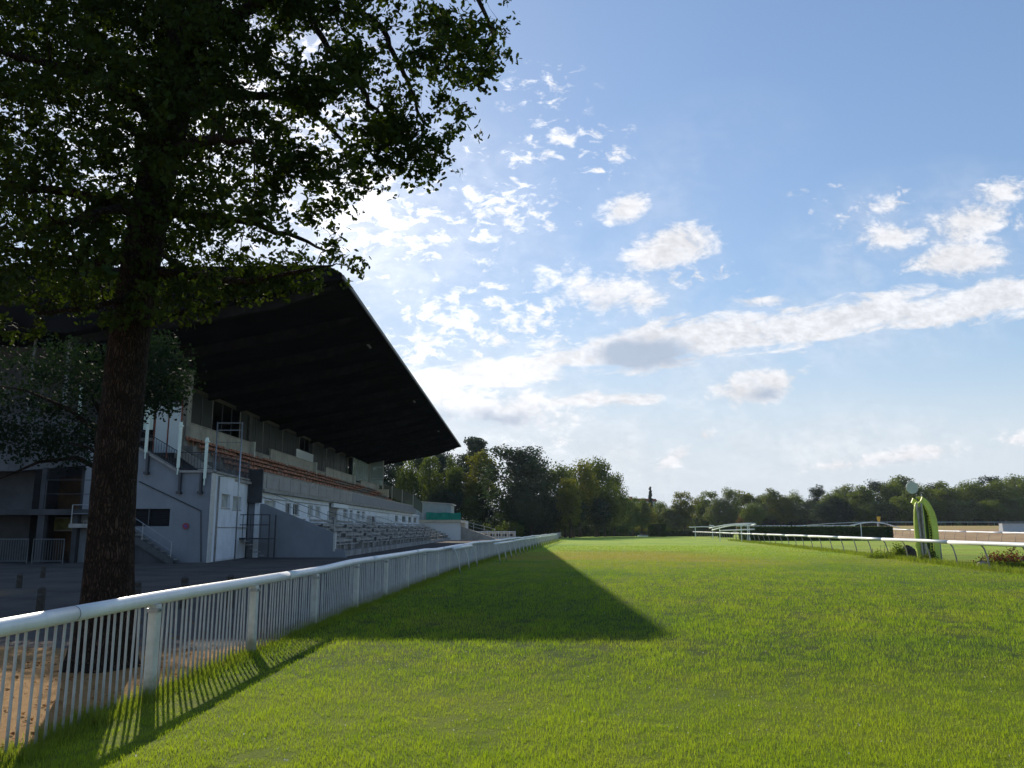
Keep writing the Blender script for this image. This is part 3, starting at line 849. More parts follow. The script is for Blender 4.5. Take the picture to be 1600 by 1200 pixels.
for px in (228, 281, 314):
    x = W(px, 740, 42)[0] + .016; zt = 5.5 if px == 228 else 4.5
    mb = MB(); mb.box(x - .05, x + .05, 1.78, 1.99, zt - .95, zt); mb.box(x - .11, x + .11, 1.7, 1.99, zt - 1.08, zt - .95); mb.build('bracket', M_darkmetal, endw)
# green painted stair against the end wall
mb = MB(); n = 9
for k in range(n):
    xa = -16.75 - k * .31; z = (k + 1) * .2
    mb.box(xa - .31, xa, .95, 1.9, z - .05, z)
st = mb.build('outer_stair', M_conc, stand)
MB().prism_y([(-16.62, 0), (-16.9, 0), (-19.7, 1.62), (-19.7, 1.98), (-16.62, .22)], .86, .945).build('stair_side', M_darkmetal, st)
MB().prism_y([(-16.9, 0), (-19.7, 0), (-19.7, 1.6)], 1.0, 1.85).build('stair_underside', M_darkconc, st)
MB().box(-21.9, -19.7, .86, 1.98, 1.72, 1.92).build('stair_landing', M_conc, st)
railing('stair_railing', [(-21.8, .9, 1.92), (-19.7, .9, 1.92), (-16.75, .9, .1)], .92, st, M_metal, bars=0, mids=(.5,), r=.02)
# the white near wall, slightly splayed
PW0, PW1 = (-15.35, 2.352), (-15.9, 9.4)
L_ = math.dist(PW0, PW1)
hs = [(1.45, 3.15, 2.78, 3.52), (3.75, 5.5, 2.74, 3.48)]
mb = MB(); wall_grid(mb, PW0, PW1, 0, 4.5, .25, hs); nearw = mb.build('near_front_wall', M_white, stand)
for h_ in hs: window_unit(PW0, PW1, h_[0], h_[1], h_[2], h_[3], .14, nearw, M_blind, True)
mb = MB(); seg(mb, Vector(PW0) + Vector((.035, 0)), Vector((-.078, .997)), Vector((.03, 0)), .8, 4.6, .08, 1.72); mb.build('door', M_white, nearw)
mb = MB(); seg(mb, Vector(PW0) + Vector((.015, 0)), Vector((-.078, .997)), Vector((.08, 0)), .6, .66, 0, 4.4); seg(mb, Vector(PW0) + Vector((.015, 0)), Vector((-.078, .997)), Vector((.09, 0)), .66, 6.9, 1.73, 1.77); mb.build('trim', M_conc, nearw)
MB().box(-15.36, -15.3, 1.9, 2.4, 0, 4.48).build('corner_strip', M_frame, nearw)
mb = MB(); wall_grid(mb, (-15.2, 2.2), (-15.75, 9.4), 4.505, 4.6, .5, []); mb.build('terrace_edge', M_conc, stand)
MB().prism_y([(-15.65, 4.3), (-17.1, 4.3), (-17.3, 4.45), (-15.65, 4.45)], 2.4, 9.6).build('terrace_floor', M_conc, stand)
railing('terrace_railing', [(-18.9, 1.95, 5.66), (-17.1, 1.95, 4.62), (-15.35, 1.95, 4.62), (-15.45, 3.2, 4.6), (-15.85, 9.2, 4.6)], .92, stand, M_darkmetal, bars=.15, r=.022, br=.011)
railing('terrace_railing', [(-24.0, 2.1, 7.55), (-22.2, 2.1, 7.0), (-18.95, 2.1, 5.62)], .95, stand, M_darkmetal, bars=.15, r=.022, br=.011)
railing('terrace_railing', [(-31, 2.1, 7.6), (-24.0, 2.1, 7.6)], .95, stand, M_darkmetal, bars=.15, r=.022, br=.011)
for x, z0, z1 in ((-18.8, 5.2, 7.72), (-17.08, 4.4, 7.1), (-15.68, 3.85, 6.3), (-22.4, 7.1, 9.2)):
    mb = MB(); mb.box(x - .075, x + .075, 1.80, 1.85, z0 + .35, z1); mb.box(x - .03, x + .03, 1.78, 1.84, z0, z0 + .345); mb.box(x - .09, x + .12, 1.74, 1.92, z1 - .24, z1 - .17); mb.build('glass_fin', M_finglass, stand)
# milky wind screen
mb = MB(); mb.box(-20.25, -18.85, 5.98, 6.0, 5.9, 8.75); sc_ = mb.build('wind_screen', M_lightglass, stand)
mb = MB()
for x in (-20.3, -19.52, -18.8): mb.box(x - .03, x + .03, 5.94, 6.04, 5.6, 8.95)
mb.build('screen_post', M_rust, sc_)
MB().box(-20.95, -20.4, 5.98, 6.0, 7.2, 8.7).build('green_pane', M_finglass, sc_)
mb = MB(); mb.prism_y([(-16.2, 4.46), (-17.3, 4.46), (-20.5, 6.6), (-20.5, 7.8), (-20.2, 7.8), (-20.2, 6.8)], 7.2, 7.4); mb.build('stair_parapet', M_conclight, stand)
# high screen cage on the upper corner
mb = MB(); F0 = [(-24.56, 12.1), (-22.75, 12.1)]
for x in (-24.6, -22.75): mb.box(x - .05, x + .05, 1, 1.1, 7.6, 12.1)
mb.box(-24.6, -22.75, 1, 1.1, 12.1, 12.2); mb.box(-22.8, -22.7, 1, 4.9, 12.1, 12.2); mb.box(-22.8, -22.7, 4.8, 4.9, 7.6, 12.1); mb.box(-22.9, -22.82, 1.02, 1.08, 7.6, 12.1)
mb.build('screen_cage', M_barrier, stand)
# --- entrance corner on the left: column, slab, door, back wall
mb = MB(); mb.box(-31, -20.9, 1.2, 5.5, 2.36, 2.64); mb.build('balcony_slab', M_darkconc, stand)  # dark concrete on slab and columns stands in for roof and tree shade
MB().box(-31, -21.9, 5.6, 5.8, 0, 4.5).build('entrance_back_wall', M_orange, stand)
MB().box(-22.25, -21.9, 2.36, 6, 0, 4.8).build('entrance_side_wall', M_darkconc, stand)
mb = MB(); mb.box(-23.72, -23.38, 1.3, 1.62, 0, 2.36); mb.box(-23.72, -23.5, 1.3, 1.5, 2.645, 4.72); mb.build('column', M_darkconc, stand)
mb = MB(); mb.box(-22.0, -21.75, 1.4, 1.7, 0, 2.355); mb.build('column', M_darkconc, stand)
dr = MB().box(-23.1, -22.05, 5.5, 5.58, 2.65, 4.5).build('balcony_door', M_darkmetal, stand)
MB().box(-22.2, -22.14, 5.42, 5.48, 3.5, 3.7).build('handle', M_metal, dr)
w1 = MB().box(-25.9, -23.9, 5.5, 5.56, 1.55, 2.3).build('garden_window', M_frame, stand)
MB().box(-25.8, -24.0, 5.47, 5.49, 1.62, 2.24).build('pane', M_gardenlight, w1)  # pane stands for daylight seen through the opening
w1 = MB().box(-30, -26.6, 5.5, 5.56, 1.0, 2.2).build('garden_window', M_frame, stand)
MB().box(-29.9, -26.7, 5.47, 5.49, 1.1, 2.1).build('pane', M_gardenlight, w1)  # pane stands for daylight seen through the opening
railing('balcony_railing', [(-23.4, 1.25, 2.64), (-20.95, 1.25, 2.64)], 1.45, stand, M_darkmetal, bars=0, mids=(.75,), r=.02)
mb = MB(); mb.box(-21.85, -21.25, 1.75, 1.98, 1.6, 2.1); eb = mb.build('meter_box', M_conc, endw)
mb = MB()
for i in range(2):
    for j in range(3): mb.box(-21.78 + j * .18, -21.66 + j * .18, 1.735, 1.748, 1.68 + i * .2, 1.8 + i * .2)
mb.build('dial', M_darkmetal, eb)
# --- column and rear glazing of the boxes (x = -22)
mb = MB(); mb.box(-20.75, -20.25, 10.2, 10.9, 6.3, 11.5); mb.build('column', M_conc, stand)
XR = -22.0
for px, wd in ((390.6, .5), (490, .5), (551.6, .5)):
    y = YX(px, 650, XR); MB().box(XR - .3, XR + .12, y - wd, y + .2, 7.085, 10.94).build('column', M_darkconc, stand)
for i in range(36):
    y = 13 + i * 2.0
    mb = MB(); mb.box(XR - .03, XR + .03, y - .035, y + .035, 7.085, 10.9)
    f = mb.build('box_mullion', M_conc if i % 3 == 0 else M_darkmetal, stand)
    if (i // 3) % 4 != 1: MB().box(XR - .015, XR - .005, y + .04, y + 1.96, 7.1, 10.88).build('box_glass', M_boxglass, f)
# box fronts (x = -20.4): high and low stretches
XF = -20.4
cuts = [(9.5, 23.2, 8.22, True), (23.5, 28, 7.6, False), (28.3, 43.0, 8.22, True), (43.3, 48, 7.6, False), (48.3, 62.6, 8.2, True), (62.9, 68, 7.5, False), (68.2, 80, 8.0, True)]
for a, b, zt, hi in cuts:
    mb = MB(); mb.box(XF - .16, XF, a, b, 7.09 if hi else 6.9, zt)
    f = mb.build('box_front', M_conclight if hi else M_conc, stand)
    MB().box(XF - .22, XF + .06, a, b + .02, zt + .003, zt + .06).build('coping', M_conclight, f)
    if hi:
        MB().prism_x([(b - .12, 6.0), (b + .12, 6.0), (b + .12, zt + .1), (b - .12, zt + .1)], XF + .003, XF + .3).build('pier', M_frame, f)
MB().prism_y([(-20.56, 5.9), (-20.45, 5.9), (-20.45, 7.08), (-20.56, 7.08)], 9.5, 80).build('box_plinth', M_conc, stand)
f = MB().box(XF - .1, XF - .08, 36.5, 42.9, 8.25, 9.1).build('white_pane', M_lightglass, stand)
# --- upper seating: steps and benches
NR = 6; X0u, X1u = -15.35, -20.3; Z0u, Z1u = 4.2, 7.0
mb = MB()
for k in range(NR):
    xa = X0u + (X1u - X0u) * k / NR; xb = X0u + (X1u - X0u) * (k + 1) / NR; z = Z0u + (Z1u - Z0u) * k / NR
    mb.box(xb, xa, 9.6, 80, z - .35, z + .02 * k)
mb.build('upper_steps', M_step, stand)
secs = [(10.2 + i * 7.6, 10.2 + i * 7.6 + 6.7) for i in range(9)]
for k in range(NR):
    xa = X0u + (X1u - X0u) * (k + .55) / NR; z = Z0u + (Z1u - Z0u) * k / NR + .02 * k
    for j, (a, b) in enumerate(secs):
        b = min(b, 79.6)
        mb = MB(); dz = random.uniform(-.02, .02)
        mb.box(xa - .2, xa + .12, a, b, z + .42 + dz, z + .46 + dz)
        mb.box(xa - .26, xa - .23, a, b, z + .46 + dz, z + .66 + dz)
        yy_ = a + .3
        while yy_ < b: mb.box(xa - .225, xa - .18, yy_, yy_ + .05, z, z + .66 + dz); mb.box(xa + .04, xa + .08, yy_, yy_ + .05, z, z + .415 + dz); yy_ += 1.0
        mb.build('bench', M_bench if j < 5 else (M_benchgrey if (j + k) % 2 else M_bench), stand)
# --- parapet in front of the upper seating
XP = -15.0
mb = MB(); mb.box(XP - .14, XP, 9.35, 82, 4.02, 4.98); par = mb.build('parapet', M_conclight, stand)
MB().box(XP - .2, XP + .05, 9.3, 82.02, 4.983, 5.04).build('coping', M_conclight, par)
MB().box(XP - .5, XP + .12, 9.3, 82, 3.86, 4.017).build('ledge', M_conc, par)
y = 9.9
M_panel1 = mat('dull_banner_board', (.30, .28, .27), .7, var=.14, scale=1.1, streak=.3); M_panel2 = mat('blue_grey_board', (.20, .205, .235), .6, var=.08, scale=.8)
while y < 81.5:
    wv = 2.6 if y < 34 else 3.4
    mm = M_panel1 if y < 34 else M_panel2
    f = MB().box(XP + .004, XP + .045, y, y + wv - (.07 if y < 34 else .02), 4.1, 4.9).build('board', mm, par)
    if y < 34 and random.random() < .8:
        mb = MB(); yc = y + random.uniform(.2, .5)
        for q in range(random.randint(2, 4)):
            mb.box(XP + .047, XP + .05, yc, yc + random.uniform(.15, .5), 4.62, 4.74); yc += .6
        mb.build('faded_patch', M_conc, f)
    y += wv
MB().box(-15.85, -15.02, 9.2, 9.33, 3.2, 5.2).build('parapet_end', M_darkconc, stand)
# --- long window wall under the parapet
XW = -15.2
ps = [(412, 430, 790), (446, 454, 795), (457, 467, 797), (480, 488, 800), (492, 500, 800), (536, 543, 803), (546, 551, 803), (557, 563, 804), (565, 570, 804), (617, 622, 812), (628, 634, 812), (638, 643, 813), (646, 651, 813), (655, 659, 814), (661, 665, 814)]
holes = []
for a, b, py in ps:
    ya, yb = YX(a, py, XW), YX(b, py, XW)
    holes.append((ya - 9.4, yb - 9.4, 2.62, 3.4))
dl = (YX(513, 800, XW) - 9.4, YX(528, 800, XW) - 9.4); dd = (YX(573, 805, XW) - 9.4, YX(586, 805, XW) - 9.4); dw = (YX(589, 805, XW) - 9.4, YX(607, 805, XW) - 9.4)
doors = [(dl[0], dl[1], 2.05, 3.8), (dd[0], dd[1], 2.05, 3.0), (dw[0], dw[1], 2.05, 3.55)]
mb = MB(); wall_grid(mb, (XW, 9.4), (XW, 97.5), 0, 3.85, .25, holes + doors); winw = mb.build('window_wall', M_white, stand)
for i, h_ in enumerate(holes): window_unit((XW, 9.4), (XW, 97.5), h_[0], h_[1], h_[2], h_[3], .1, winw, M_blind if i in (0, 3, 4) else M_window, True)
def door_(a, b, z1, m, nm='door'):
    d_ = MB().box(XW - .14, XW - .08, a + 9.4, b + 9.4, 2.05, z1).build(nm, m, winw)
    MB().box(XW - .08, XW - .05, b + 9.1, b + 9.2, 2.9, 3.05).build('handle', M_metal, d_)
    return d_
M_white2 = mat('fresh_white_paint', (.72, .75, .78), .5, var=.04)
door_(dw[0], dw[1], 3.55, M_white2); door_(dd[0], dd[1], 3.0, M_darkmetal)
MB().box(XW - .2, XW - .15, dl[0] + 9.4, dl[1] + 9.4, 2.05, 3.8).build('shutter_back', M_darkmetal, winw)
mb = MB()
for k in range(17): z = 2.08 + k * .1; mb.prism_y([(XW - .13, z), (XW - .02, z + .02), (XW - .02, z + .06), (XW - .13, z + .04)], dl[0] + 9.42, dl[1] + 9.38)
mb.build('shutter', M_metal, winw)
ya = YX(522, 790, XW + .3); yb = YX(545, 790, XW + .3)
MB().box(XW + .02, XW + .25, ya, yb, 3.45, 3.78).build('sign_board', M_white2, winw)
MB().box(XW + .01, XW + .05, 9.4, 97.5, 3.5, 3.55).build('pipe_line', M_conc, winw)
# --- lower terrace: side wall, steps and grey benches
sw = MB().prism_y([(-15.9, 0), (-9.95, 0), (-10.05, .45), (-10.65, .5), (-10.65, 1.4), (-12.2, 2.05), (-15.0, 3.16), (-15.9, 3.2)], 9.6, 9.85).build('terrace_side_wall', M_greyend, stand)
MB().box(-10.72, -10.6, 9.55, 9.9, .35, 1.46).build('edge_strip', M_frame, sw)
NL = 6
mb = MB()
for k in range(NL):
    xa = -10.3 - k * .82; z = .35 + k * .33
    mb.box(-15.15, xa, 9.9, 98, z - .33 if k else -.1, z - .004)
mb.build('lower_steps', M_step, stand)
lsec = [(10.0 + i * 8.2, 10.0 + i * 8.2 + 6.8) for i in range(11)]
M_slat = mat('grey_bench_slats', (.30, .29, .27), .8, var=.35, scale=2.4, streak=.3)
for k in range(NL - 1):
    xa = -10.75 - k * .82; z = .35 + k * .33
    for j, (a, b) in enumerate(lsec):
        b = min(b, 97.5); a2 = a + (k % 2) * .25
        mb = MB(); mb.box(xa - .2, xa + .18, a2, b, z + .36, z + .42)
        yy_ = a2 + .3
        while yy_ < b - .4: mb.box(xa - .08, xa + .1, yy_, yy_ + .35, z, z + .355); yy_ += 2.1
        mb.box(xa - .28, xa - .25, a2, b, z + .52, z + .68)
        mb.build('terrace_bench', M_slat, stand)
# black gaps / ticket boxes standing at the aisles are left as open shade
railing('side_wall_railing', [(-15.2, 9.7, 3.2), (-12.2, 9.7, 2.1), (-10.7, 9.7, 1.5)], .8, stand, M_metal, bars=0, mids=(.42,), r=.022)
for yy_ in (26.0, 35.5, 48.0, 62.0):
    railing('aisle_railing', [(-14.9, yy_, 2.1), (-13.2, yy_, 1.6), (-10.6, yy_, .5)], .95, stand, M_metal, bars=.3 if yy_ < 40 else 0, mids=(.5,), r=.022)
railing('gallery_railing', [(-14.6, 28, 2.1), (-14.6, 44, 2.1)], 1.0, stand, M_rail, bars=.35, r=.025, br=.016)
railing('gallery_railing', [(-14.6, 47, 2.1), (-14.6, 60, 2.1)], 1.0, stand, M_rail, bars=.35, r=.025, br=.016)
MB().prism_y([(-15.1, 0), (-9.4, 0), (-9.4, .35), (-10.2, .55), (-15.1, 2.45)], 98.0, 98.25).build('terrace_side_wall', M_darkconc, stand)
# far end of the upper deck: glass screens and descending mesh fence
MB().box(-21.4, -19.45, 79.9, 79.94, 7.9, 11.6).build('end_screen', M_glass, stand)
mb = MB()
for x in (-21.4, -19.45): mb.box(x - .05, x + .05, 79.86, 79.98, 6.9, 11.7)
mb.box(-21.4, -19.45, 79.86, 79.98, 8.9, 8.97); mb.build('screen_frame', M_frame, stand)
for i in range(5):
    f = MB().box(-21.52, -21.48, 68 + i * 2.3, 70.2 + i * 2.3, 8.1, 11.0).build('side_screen', M_glass, stand)
MB().box(-20.6, -18.6, 79.6, 80.2, 6.2, 7.35).build('end_pedestal', M_cream, stand)
mb = MB(); pts = [(-18.1, 7.85, 6.0), (-16.6, 7.35, 5.2), (-15.0, 6.7, 4.4), (-13.6, 5.5, 3.4)]
for x, zt, zb in pts: MB().box(x - .05, x + .05, 80.0, 80.1, zb, zt).build('fence_post', M_frame, stand)
M_mesh = glassmat('green_wire_mesh', (.45, .5, .45), .6, .35)
MB().prism_y([(-19.4, 6.9), (-18.1, 6.2), (-15, 4.8), (-13.6, 3.9), (-13.6, 5.4), (-15, 6.6), (-18.1, 7.8), (-19.4, 8.2)], 80.04, 80.06).build('mesh_panel', M_mesh, stand)

# --- lamp under the roof, seen as a bright dot
q = W(323, 586, 64)
lamp = empty('floodlight', (q[0], q[1], q[2]), 'small bright round floodlight hanging in the dark under the grandstand roof', 'floodlight')
mb = MB(); n = 12
pts = []
mb.tube([(0, .12, 0), (0, .0, 0)], [.05, .13], 14); mb.build('lamp_housing', M_darkmetal, lamp, smooth=True)
MB().tube([(0, -.002, 0), (0, -.03, 0)], .125, 14).build('lamp_glass', M_lamp, lamp)
zz = 14.02 + (11.26 - 14.02) * (q[0] - .2 + 8.5) / (-13.6)
MB().tube([(0, .06, .04), (0, .06, max(.3, zz - q[2] + .05))], .018, 6).build('drop_rod', M_darkmetal, lamp)

# --- round red sign on the end wall
q = W(288, 822, 41.9)
sg = empty('round_sign', (q[0], 41.98 + .15, q[2]), 'small round red sign with a dark blue middle on the grey end wall', 'sign')
MB().tube([(0, -.04, 0), (0, -.075, 0)], .155, 24).build('disc', M_red, sg, smooth=False)
MB().tube([(0, -.077, 0), (0, -.084, 0)], .085, 24).build('symbol', M_blue, sg)
mb = MB(); a = R(45); c_, s_ = math.cos(a), math.sin(a); w_ = .02; l_ = .085
mb.add([(x * c_ - z * s_, -.088, x * s_ + z * c_) for x, z in ((-l_, -w_), (l_, -w_), (l_, w_), (-l_, w_))], [(0, 1, 2, 3)]); mb.build('bar', M_red, sg)

# --- tall pipe frame before the white wall
fr = empty('pipe_frame', (-15.1, 43.4, 0), 'tall slim grey pipe frame before the white wall of the grandstand', 'pipe frame')
for x in (-.6, .72): MB().tube([(x, (0.1 if x < 0 else 0.0), -.05), (x - .02, .05, 7.28)], .04, 8).build('pole', M_metal, fr, smooth=True)
mb = MB()
for z in (7.24, 6.85): mb.tube([(-.6, .05, z), (.7, .05, z)], .03, 6)
mb.tube([(-.6, .05, 6.2), (.7, .05, 6.2)], .015, 5); mb.tube([(-.6, .05, 4.4), (.7, .05, 4.4)], .02, 5)
mb.build('cross_bar', M_metal, fr)

# --- metal stair with cage beside the terrace wall
cg = empty('metal_stair', (-15.0, 48.6, 0), 'small dark steel landing with railing beside the grey terrace wall', 'stair')
mb = MB()
for x in (-1.05, 1.0): 
    for y in (-.6, .6): mb.box(x - .035, x + .035, y - .035, y + .035, 0, 2.5)
mb.build('frame_post', M_darkmetal, cg)
MB().box(-1.05, 1.0, -.6, .6, 1.08, 1.16).build('landing', M_darkmetal, cg)
mb = MB()
for z in (2.48, 1.9): mb.tube([(-1.05, -.6, z), (1.0, -.6, z)], .028, 6)
for x in (-.55, -.1, .5): mb.tube([(x, -.6, 1.1), (x, -.6, 2.48)], .022, 5)
mb.build('railing', M_darkmetal, cg)
mb = MB()
for k in range(5): mb.box(-.35 + k * .22, -.1 + k * .22, -1.2, -.62, .96 - k * .2, 1.0 - k * .2)
mb.build('step', M_conc, cg)

# --- barriers at the entrance
def barrier(loc, w, label):
    b = empty('barrier', loc, label, 'barrier', 'steel barriers at the entrance')
    mb = MB(); mb.tube([(0, 0, 0), (0, 0, 1.17), (w, 0, 1.17), (w, 0, 0)], .03, 7); mb.tube([(0, 0, .12), (w, 0, .12)], .02, 6); mb.build('frame', M_barrier, b)
    mb = MB(); n = int(w / .12)
    for k in range(1, n): mb.tube([(w * k / n, 0, .12), (w * k / n, 0, 1.15)], .012, 5, cap=False)
    mb.build('bars', M_barrier, b)
barrier((-26.6, 40.9, 0), 2.9, 'grey steel barrier at the left edge, left of the entrance column')
barrier((-23.45, 40.9, 0), 1.5, 'short grey steel barrier between the entrance column and the meter box')

# --- wooden bollards
spots = [(215, 909, .54, 'thin wooden bollard just right of the oak trunk'), (289, 902, .62, 'wooden bollard showing above the rail, middle of three right of the oak'), (361, 899, .68, 'wooden bollard farthest right, its head just above the rail'),
         (65, 918, .72, 'wooden bollard left of the oak, nearest the rail'), (31, 897, .62, 'wooden bollard farthest left by the dry patch'), (68, 884, .66, 'wooden bollard in front of the barriers, farthest from the rail')]
for i, (px, py, z, lb) in enumerate(spots):
    Yb = 18 if i < 4 else (24 if i == 4 else 29)
    if i == 3: Yb = 17.4
    x = W(px, py, Yb)[0]
    b = empty('bollard', (x, Yb, 0), lb, 'bollard', 'wooden bollards in the yard')
    zt = W(px, py, Yb)[2] if i >= 0 else z
    MB().tube([(0, 0, -.1), (.01, 0, zt * .6), (0, .01, zt - .03), (0, 0, zt)], [.085, .082, .08, .06], 10).build('wooden_post', M_wood, b, smooth=False)
    MB().tube([(0, 0, zt - .16), (0, 0, zt - .12)], .086, 10).build('band', M_darkmetal, b)

# ------------------------------------------------------------------ annex, pavilion and white fence beyond the stand
ax = empty('annex_building', (-12.2, 128.5, 0), 'low white annex with pale blue pavilion on top, beyond the grandstand', 'building')
b = MB().box(-4.6, 4.3, 12, 22, 0, 3.1).build('base_wall', M_white2, ax)
mb = MB(); mb.box(-4.6, 4.35, 11.9, 11.98, 0, 3.15); mb.build('front_wall', M_cream, ax)
MB().box(-3.4, -1.0, 11.84, 11.88, .4, 2.4).build('panel', M_conclight, ax)
pv = MB().prism_y([(-4.4, 3.1), (2.6, 3.1), (2.6, 5.45), (-4.4, 6.0)], 1.5, 9).build('pavilion', M_palebuild, ax)
MB().prism_y([(-4.7, 6.02), (2.9, 5.47), (2.9, 5.62), (-4.7, 6.18)], 1.2, 9.4).build('pavilion_roof', M_frame, pv)
mb = MB()
for k in range(6): mb.box(-4.2 + k * 1.12, -4.14 + k * 1.12, 1.44, 1.498, 3.1, 5.5)
mb.build('mullion', M_frame, pv)
mb = MB()
for k in range(6): mb.box(2.6, 2.66, 1.7 + k * 1.2, 1.78 + k * 1.2, 3.1, 5.4)
mb.build('mullion', M_frame, pv)
MB().box(-4.6, 4.2, 1.0, 11.9, 2.7, 3.095).build('terrace_slab', M_cream, ax)
MB().box(-4.6, 4.2, 1.3, 1.6, 0, 2.69).build('lower_wall', M_white2, ax)
MB().box(-6.2, -3.2, .6, .95, 2.4, 4.6).build('beige_wall', M_cream, ax)
tp = MB()
tp.v = []; n = 14
for i in range(n + 1):
    f = i / n; x = -1.2 + 5.4 * f
    tp.v += [(x, .95 + .03 * math.sin(i * 2), 3.1), (x, .95 + .06 * math.sin(i * 1.7), 4.25 - .1 * f + .05 * math.sin(i))]
tp.f = [(2 * i, 2 * i + 2, 2 * i + 3, 2 * i + 1) for i in range(n)]
tp = tp.build('tarpaulin_screen', M_teal, ax)
sol = tp.modifiers.new('thick', 'SOLIDIFY'); sol.thickness = .02
railing('ramp_railing', [(4.2, 1.2, 2.1), (6.2, 1.2, 1.5), (9.5, 1.2, .7)], 1.0, ax, M_frame, bars=0, mids=(.5,), r=.04)
MB().prism_y([(4.21, 0), (9.6, 0), (9.6, .25), (4.21, 2.1)], 1.3, 3.3).build('ramp', M_conclight, ax)
wf = empty('white_fence', (-10.0, 143, 0), 'long low white board fence with dark openings beyond the end of the stand', 'fence')
mb = MB(); mb.box(0, 10.6, -.04, .04, 1.15, 1.3); mb.box(0, 10.6, -.03, .03, .0, .1)
mb.build('rail', M_rail, wf)
for k in range(12): MB().box(k * .96 - .05, k * .96 + .05, -.06, .06, 0, 1.35).build('fence_post', M_rail, wf)
mb = MB(); hs = [(5.2 + i * 1.05, 5.9 + i * 1.05, .45, .9) for i in range(5)]
wall_grid(mb, (.02, .1), (10.6, .1), 0.1, 1.1, .05, hs); mb.build('board_panel', M_cream, wf)
MB().box(5.0, 10.4, .5, .55, .1, 1.05).build('dark_backing', M_darkconc, wf)

# ------------------------------------------------------------------ lime green finish post, disc, flower beds
gx, gy = 21.92, 44.0
fp = empty('finish_post', (gx, gy, 0), 'tall lime green arched finish post with grey timber uprights beside the right rail', 'finish post')
def fin(x_in, x_out, base_out, zt, y0, y1, m, name, bulge):
    """upright board whose outer edge bulges like a leaf; x_in is its straight inner edge"""
    pts = [(x_in, 0.0)]
    pts2 = []
    for i in range(15):
        f = i / 14; z = zt * f
        s_ = base_out + (x_out - base_out) * math.sin(min(1, f / .55) * math.pi / 2) if f < .55 else x_out * (1 - ((f - .55) / .45) ** 2.1) + x_in * (((f - .55) / .45) ** 2.1)
        pts2.append((s_, z))
    mb = MB(); poly = [(x_in, 0)] + pts2 
    if (x_out > x_in): poly = poly
    else: poly = poly[::-1]
    mb.prism_y(poly, y0, y1)
    return mb.build(name, m, fp)
# curved side boards, dark hollow with a lattice strip between them, timber uprights in front
def crescent(inner, outer, y0, y1, m, name):
    mb = MB(); n = len(inner)
    for i in range(n - 1):
        (a, z0), (b, z1) = inner[i], inner[i + 1]; (c, w0), (d, w1) = outer[i], outer[i + 1]
        mb.add([(a, y0, z0), (c, y0, w0), (d, y0, w1), (b, y0, z1), (a, y1, z0), (c, y1, w0), (d, y1, w1), (b, y1, z1)],
               [(0, 1, 2, 3), (7, 6, 5, 4), (1, 5, 6, 2), (0, 3, 7, 4), (3, 2, 6, 7), (0, 4, 5, 1)])
    return mb.build(name, m, fp)
zo = [0, .6, 1.2, 1.7, 2.2, 2.55, 2.9, 3.1, 3.25, 3.36]
outer = [.58, .60, .60, .59, .56, .48, .33, .20, .06, -.10]
zi = [0, .6, 1.2, 1.7, 2.2, 2.5, 2.75, 2.9, 3.02, 3.1]
inner = [.32, .31, .295, .27, .23, .16, .06, -.03, -.13, -.22]
crescent(list(zip(inner, zi)), list(zip(outer, zo)), -.06, .02, M_lime, 'green_fin')
crescent([(x - .12, z - .03) for x, z in zip(inner, zi)], [(x - .12, z - .04) for x, z in zip(outer, zo)], .70, .78, M_lime, 'green_fin')
crescent([(x - .01, z) for x, z in zip(outer, zo)], [(x + .012, z + .01) for x, z in zip(outer, zo)], .021, .699, M_lime, 'side_panel')
zl = [0, .7, 1.3, 1.8, 2.2, 2.6, 2.85, 3.05]
lo = [-.58, -.62, -.645, -.64, -.62, -.58, -.54, -.47]
crescent(list(zip(lo, zl)), [(-.40 + .02 * i / 7, z * 1.02) for i, z in enumerate(zl)], -.04, .04, M_lime, 'green_fin')
crescent([(-.19, z) for z in zl], [(-.06 - .08 * (i / 7) ** 3, z * 1.03) for i, z in enumerate(zl)], -.04, .03, M_lime, 'green_fin')
MB().prism_y([(-.40, 2.8), (-.19, 2.85), (-.10, 3.2), (-.26, 3.1), (-.40, 2.98)], -.05, .05).build('top_board', M_lime, fp)
MB().prism_y([(-.18, 0), (.40, 0), (.38, 1.6), (.30, 2.3), (.12, 2.8), (-.14, 3.02)], .22, .27).build('hollow_shade_panel', M_limedark, fp)
MB().box(-.40, -.192, .045, .09, .0, 2.95).build('pale_board', M_greypost, fp)
mb = MB()
for k in range(17): z = .2 + k * .145; x = .25 - .06 * (z / 2.6) ** 2; mb.box(x - .045, x + .045, .10, .13, z, z + .07)
mb.box(.18, .205, .10, .13, .1, 2.3)
mb.build('lattice_strip', M_lime, fp)
for x, xb, y, zt in ((-.48, -.36, -.14, 3.0), (-.235, -.215, -.14, 3.02), (.63, .66, .0, 1.02)):
    MB().tube([(xb, y, -.1), (x, y, zt)], .048, 9).build('timber_upright', M_greypost, fp)
MB().tube([(-.02, .3, 3.1), (-.02, .3, 3.52)], .006, 5).build('aerial', M_metal, fp)
q = W(1425, 762, 46)
dp = empty('disc_marker', (q[0], 46, 0), 'pale round disc on a thin mast just above and left of the lime finish post', 'disc sign')
MB().tube([(0, -.02, q[2]), (0, .02, q[2])], .335, 32).build('disc', M_disc, dp)
MB().tube([(.22, .06, -.1), (.22, .06, q[2] - .1)], .006, 6).build('mast', M_metal, dp)


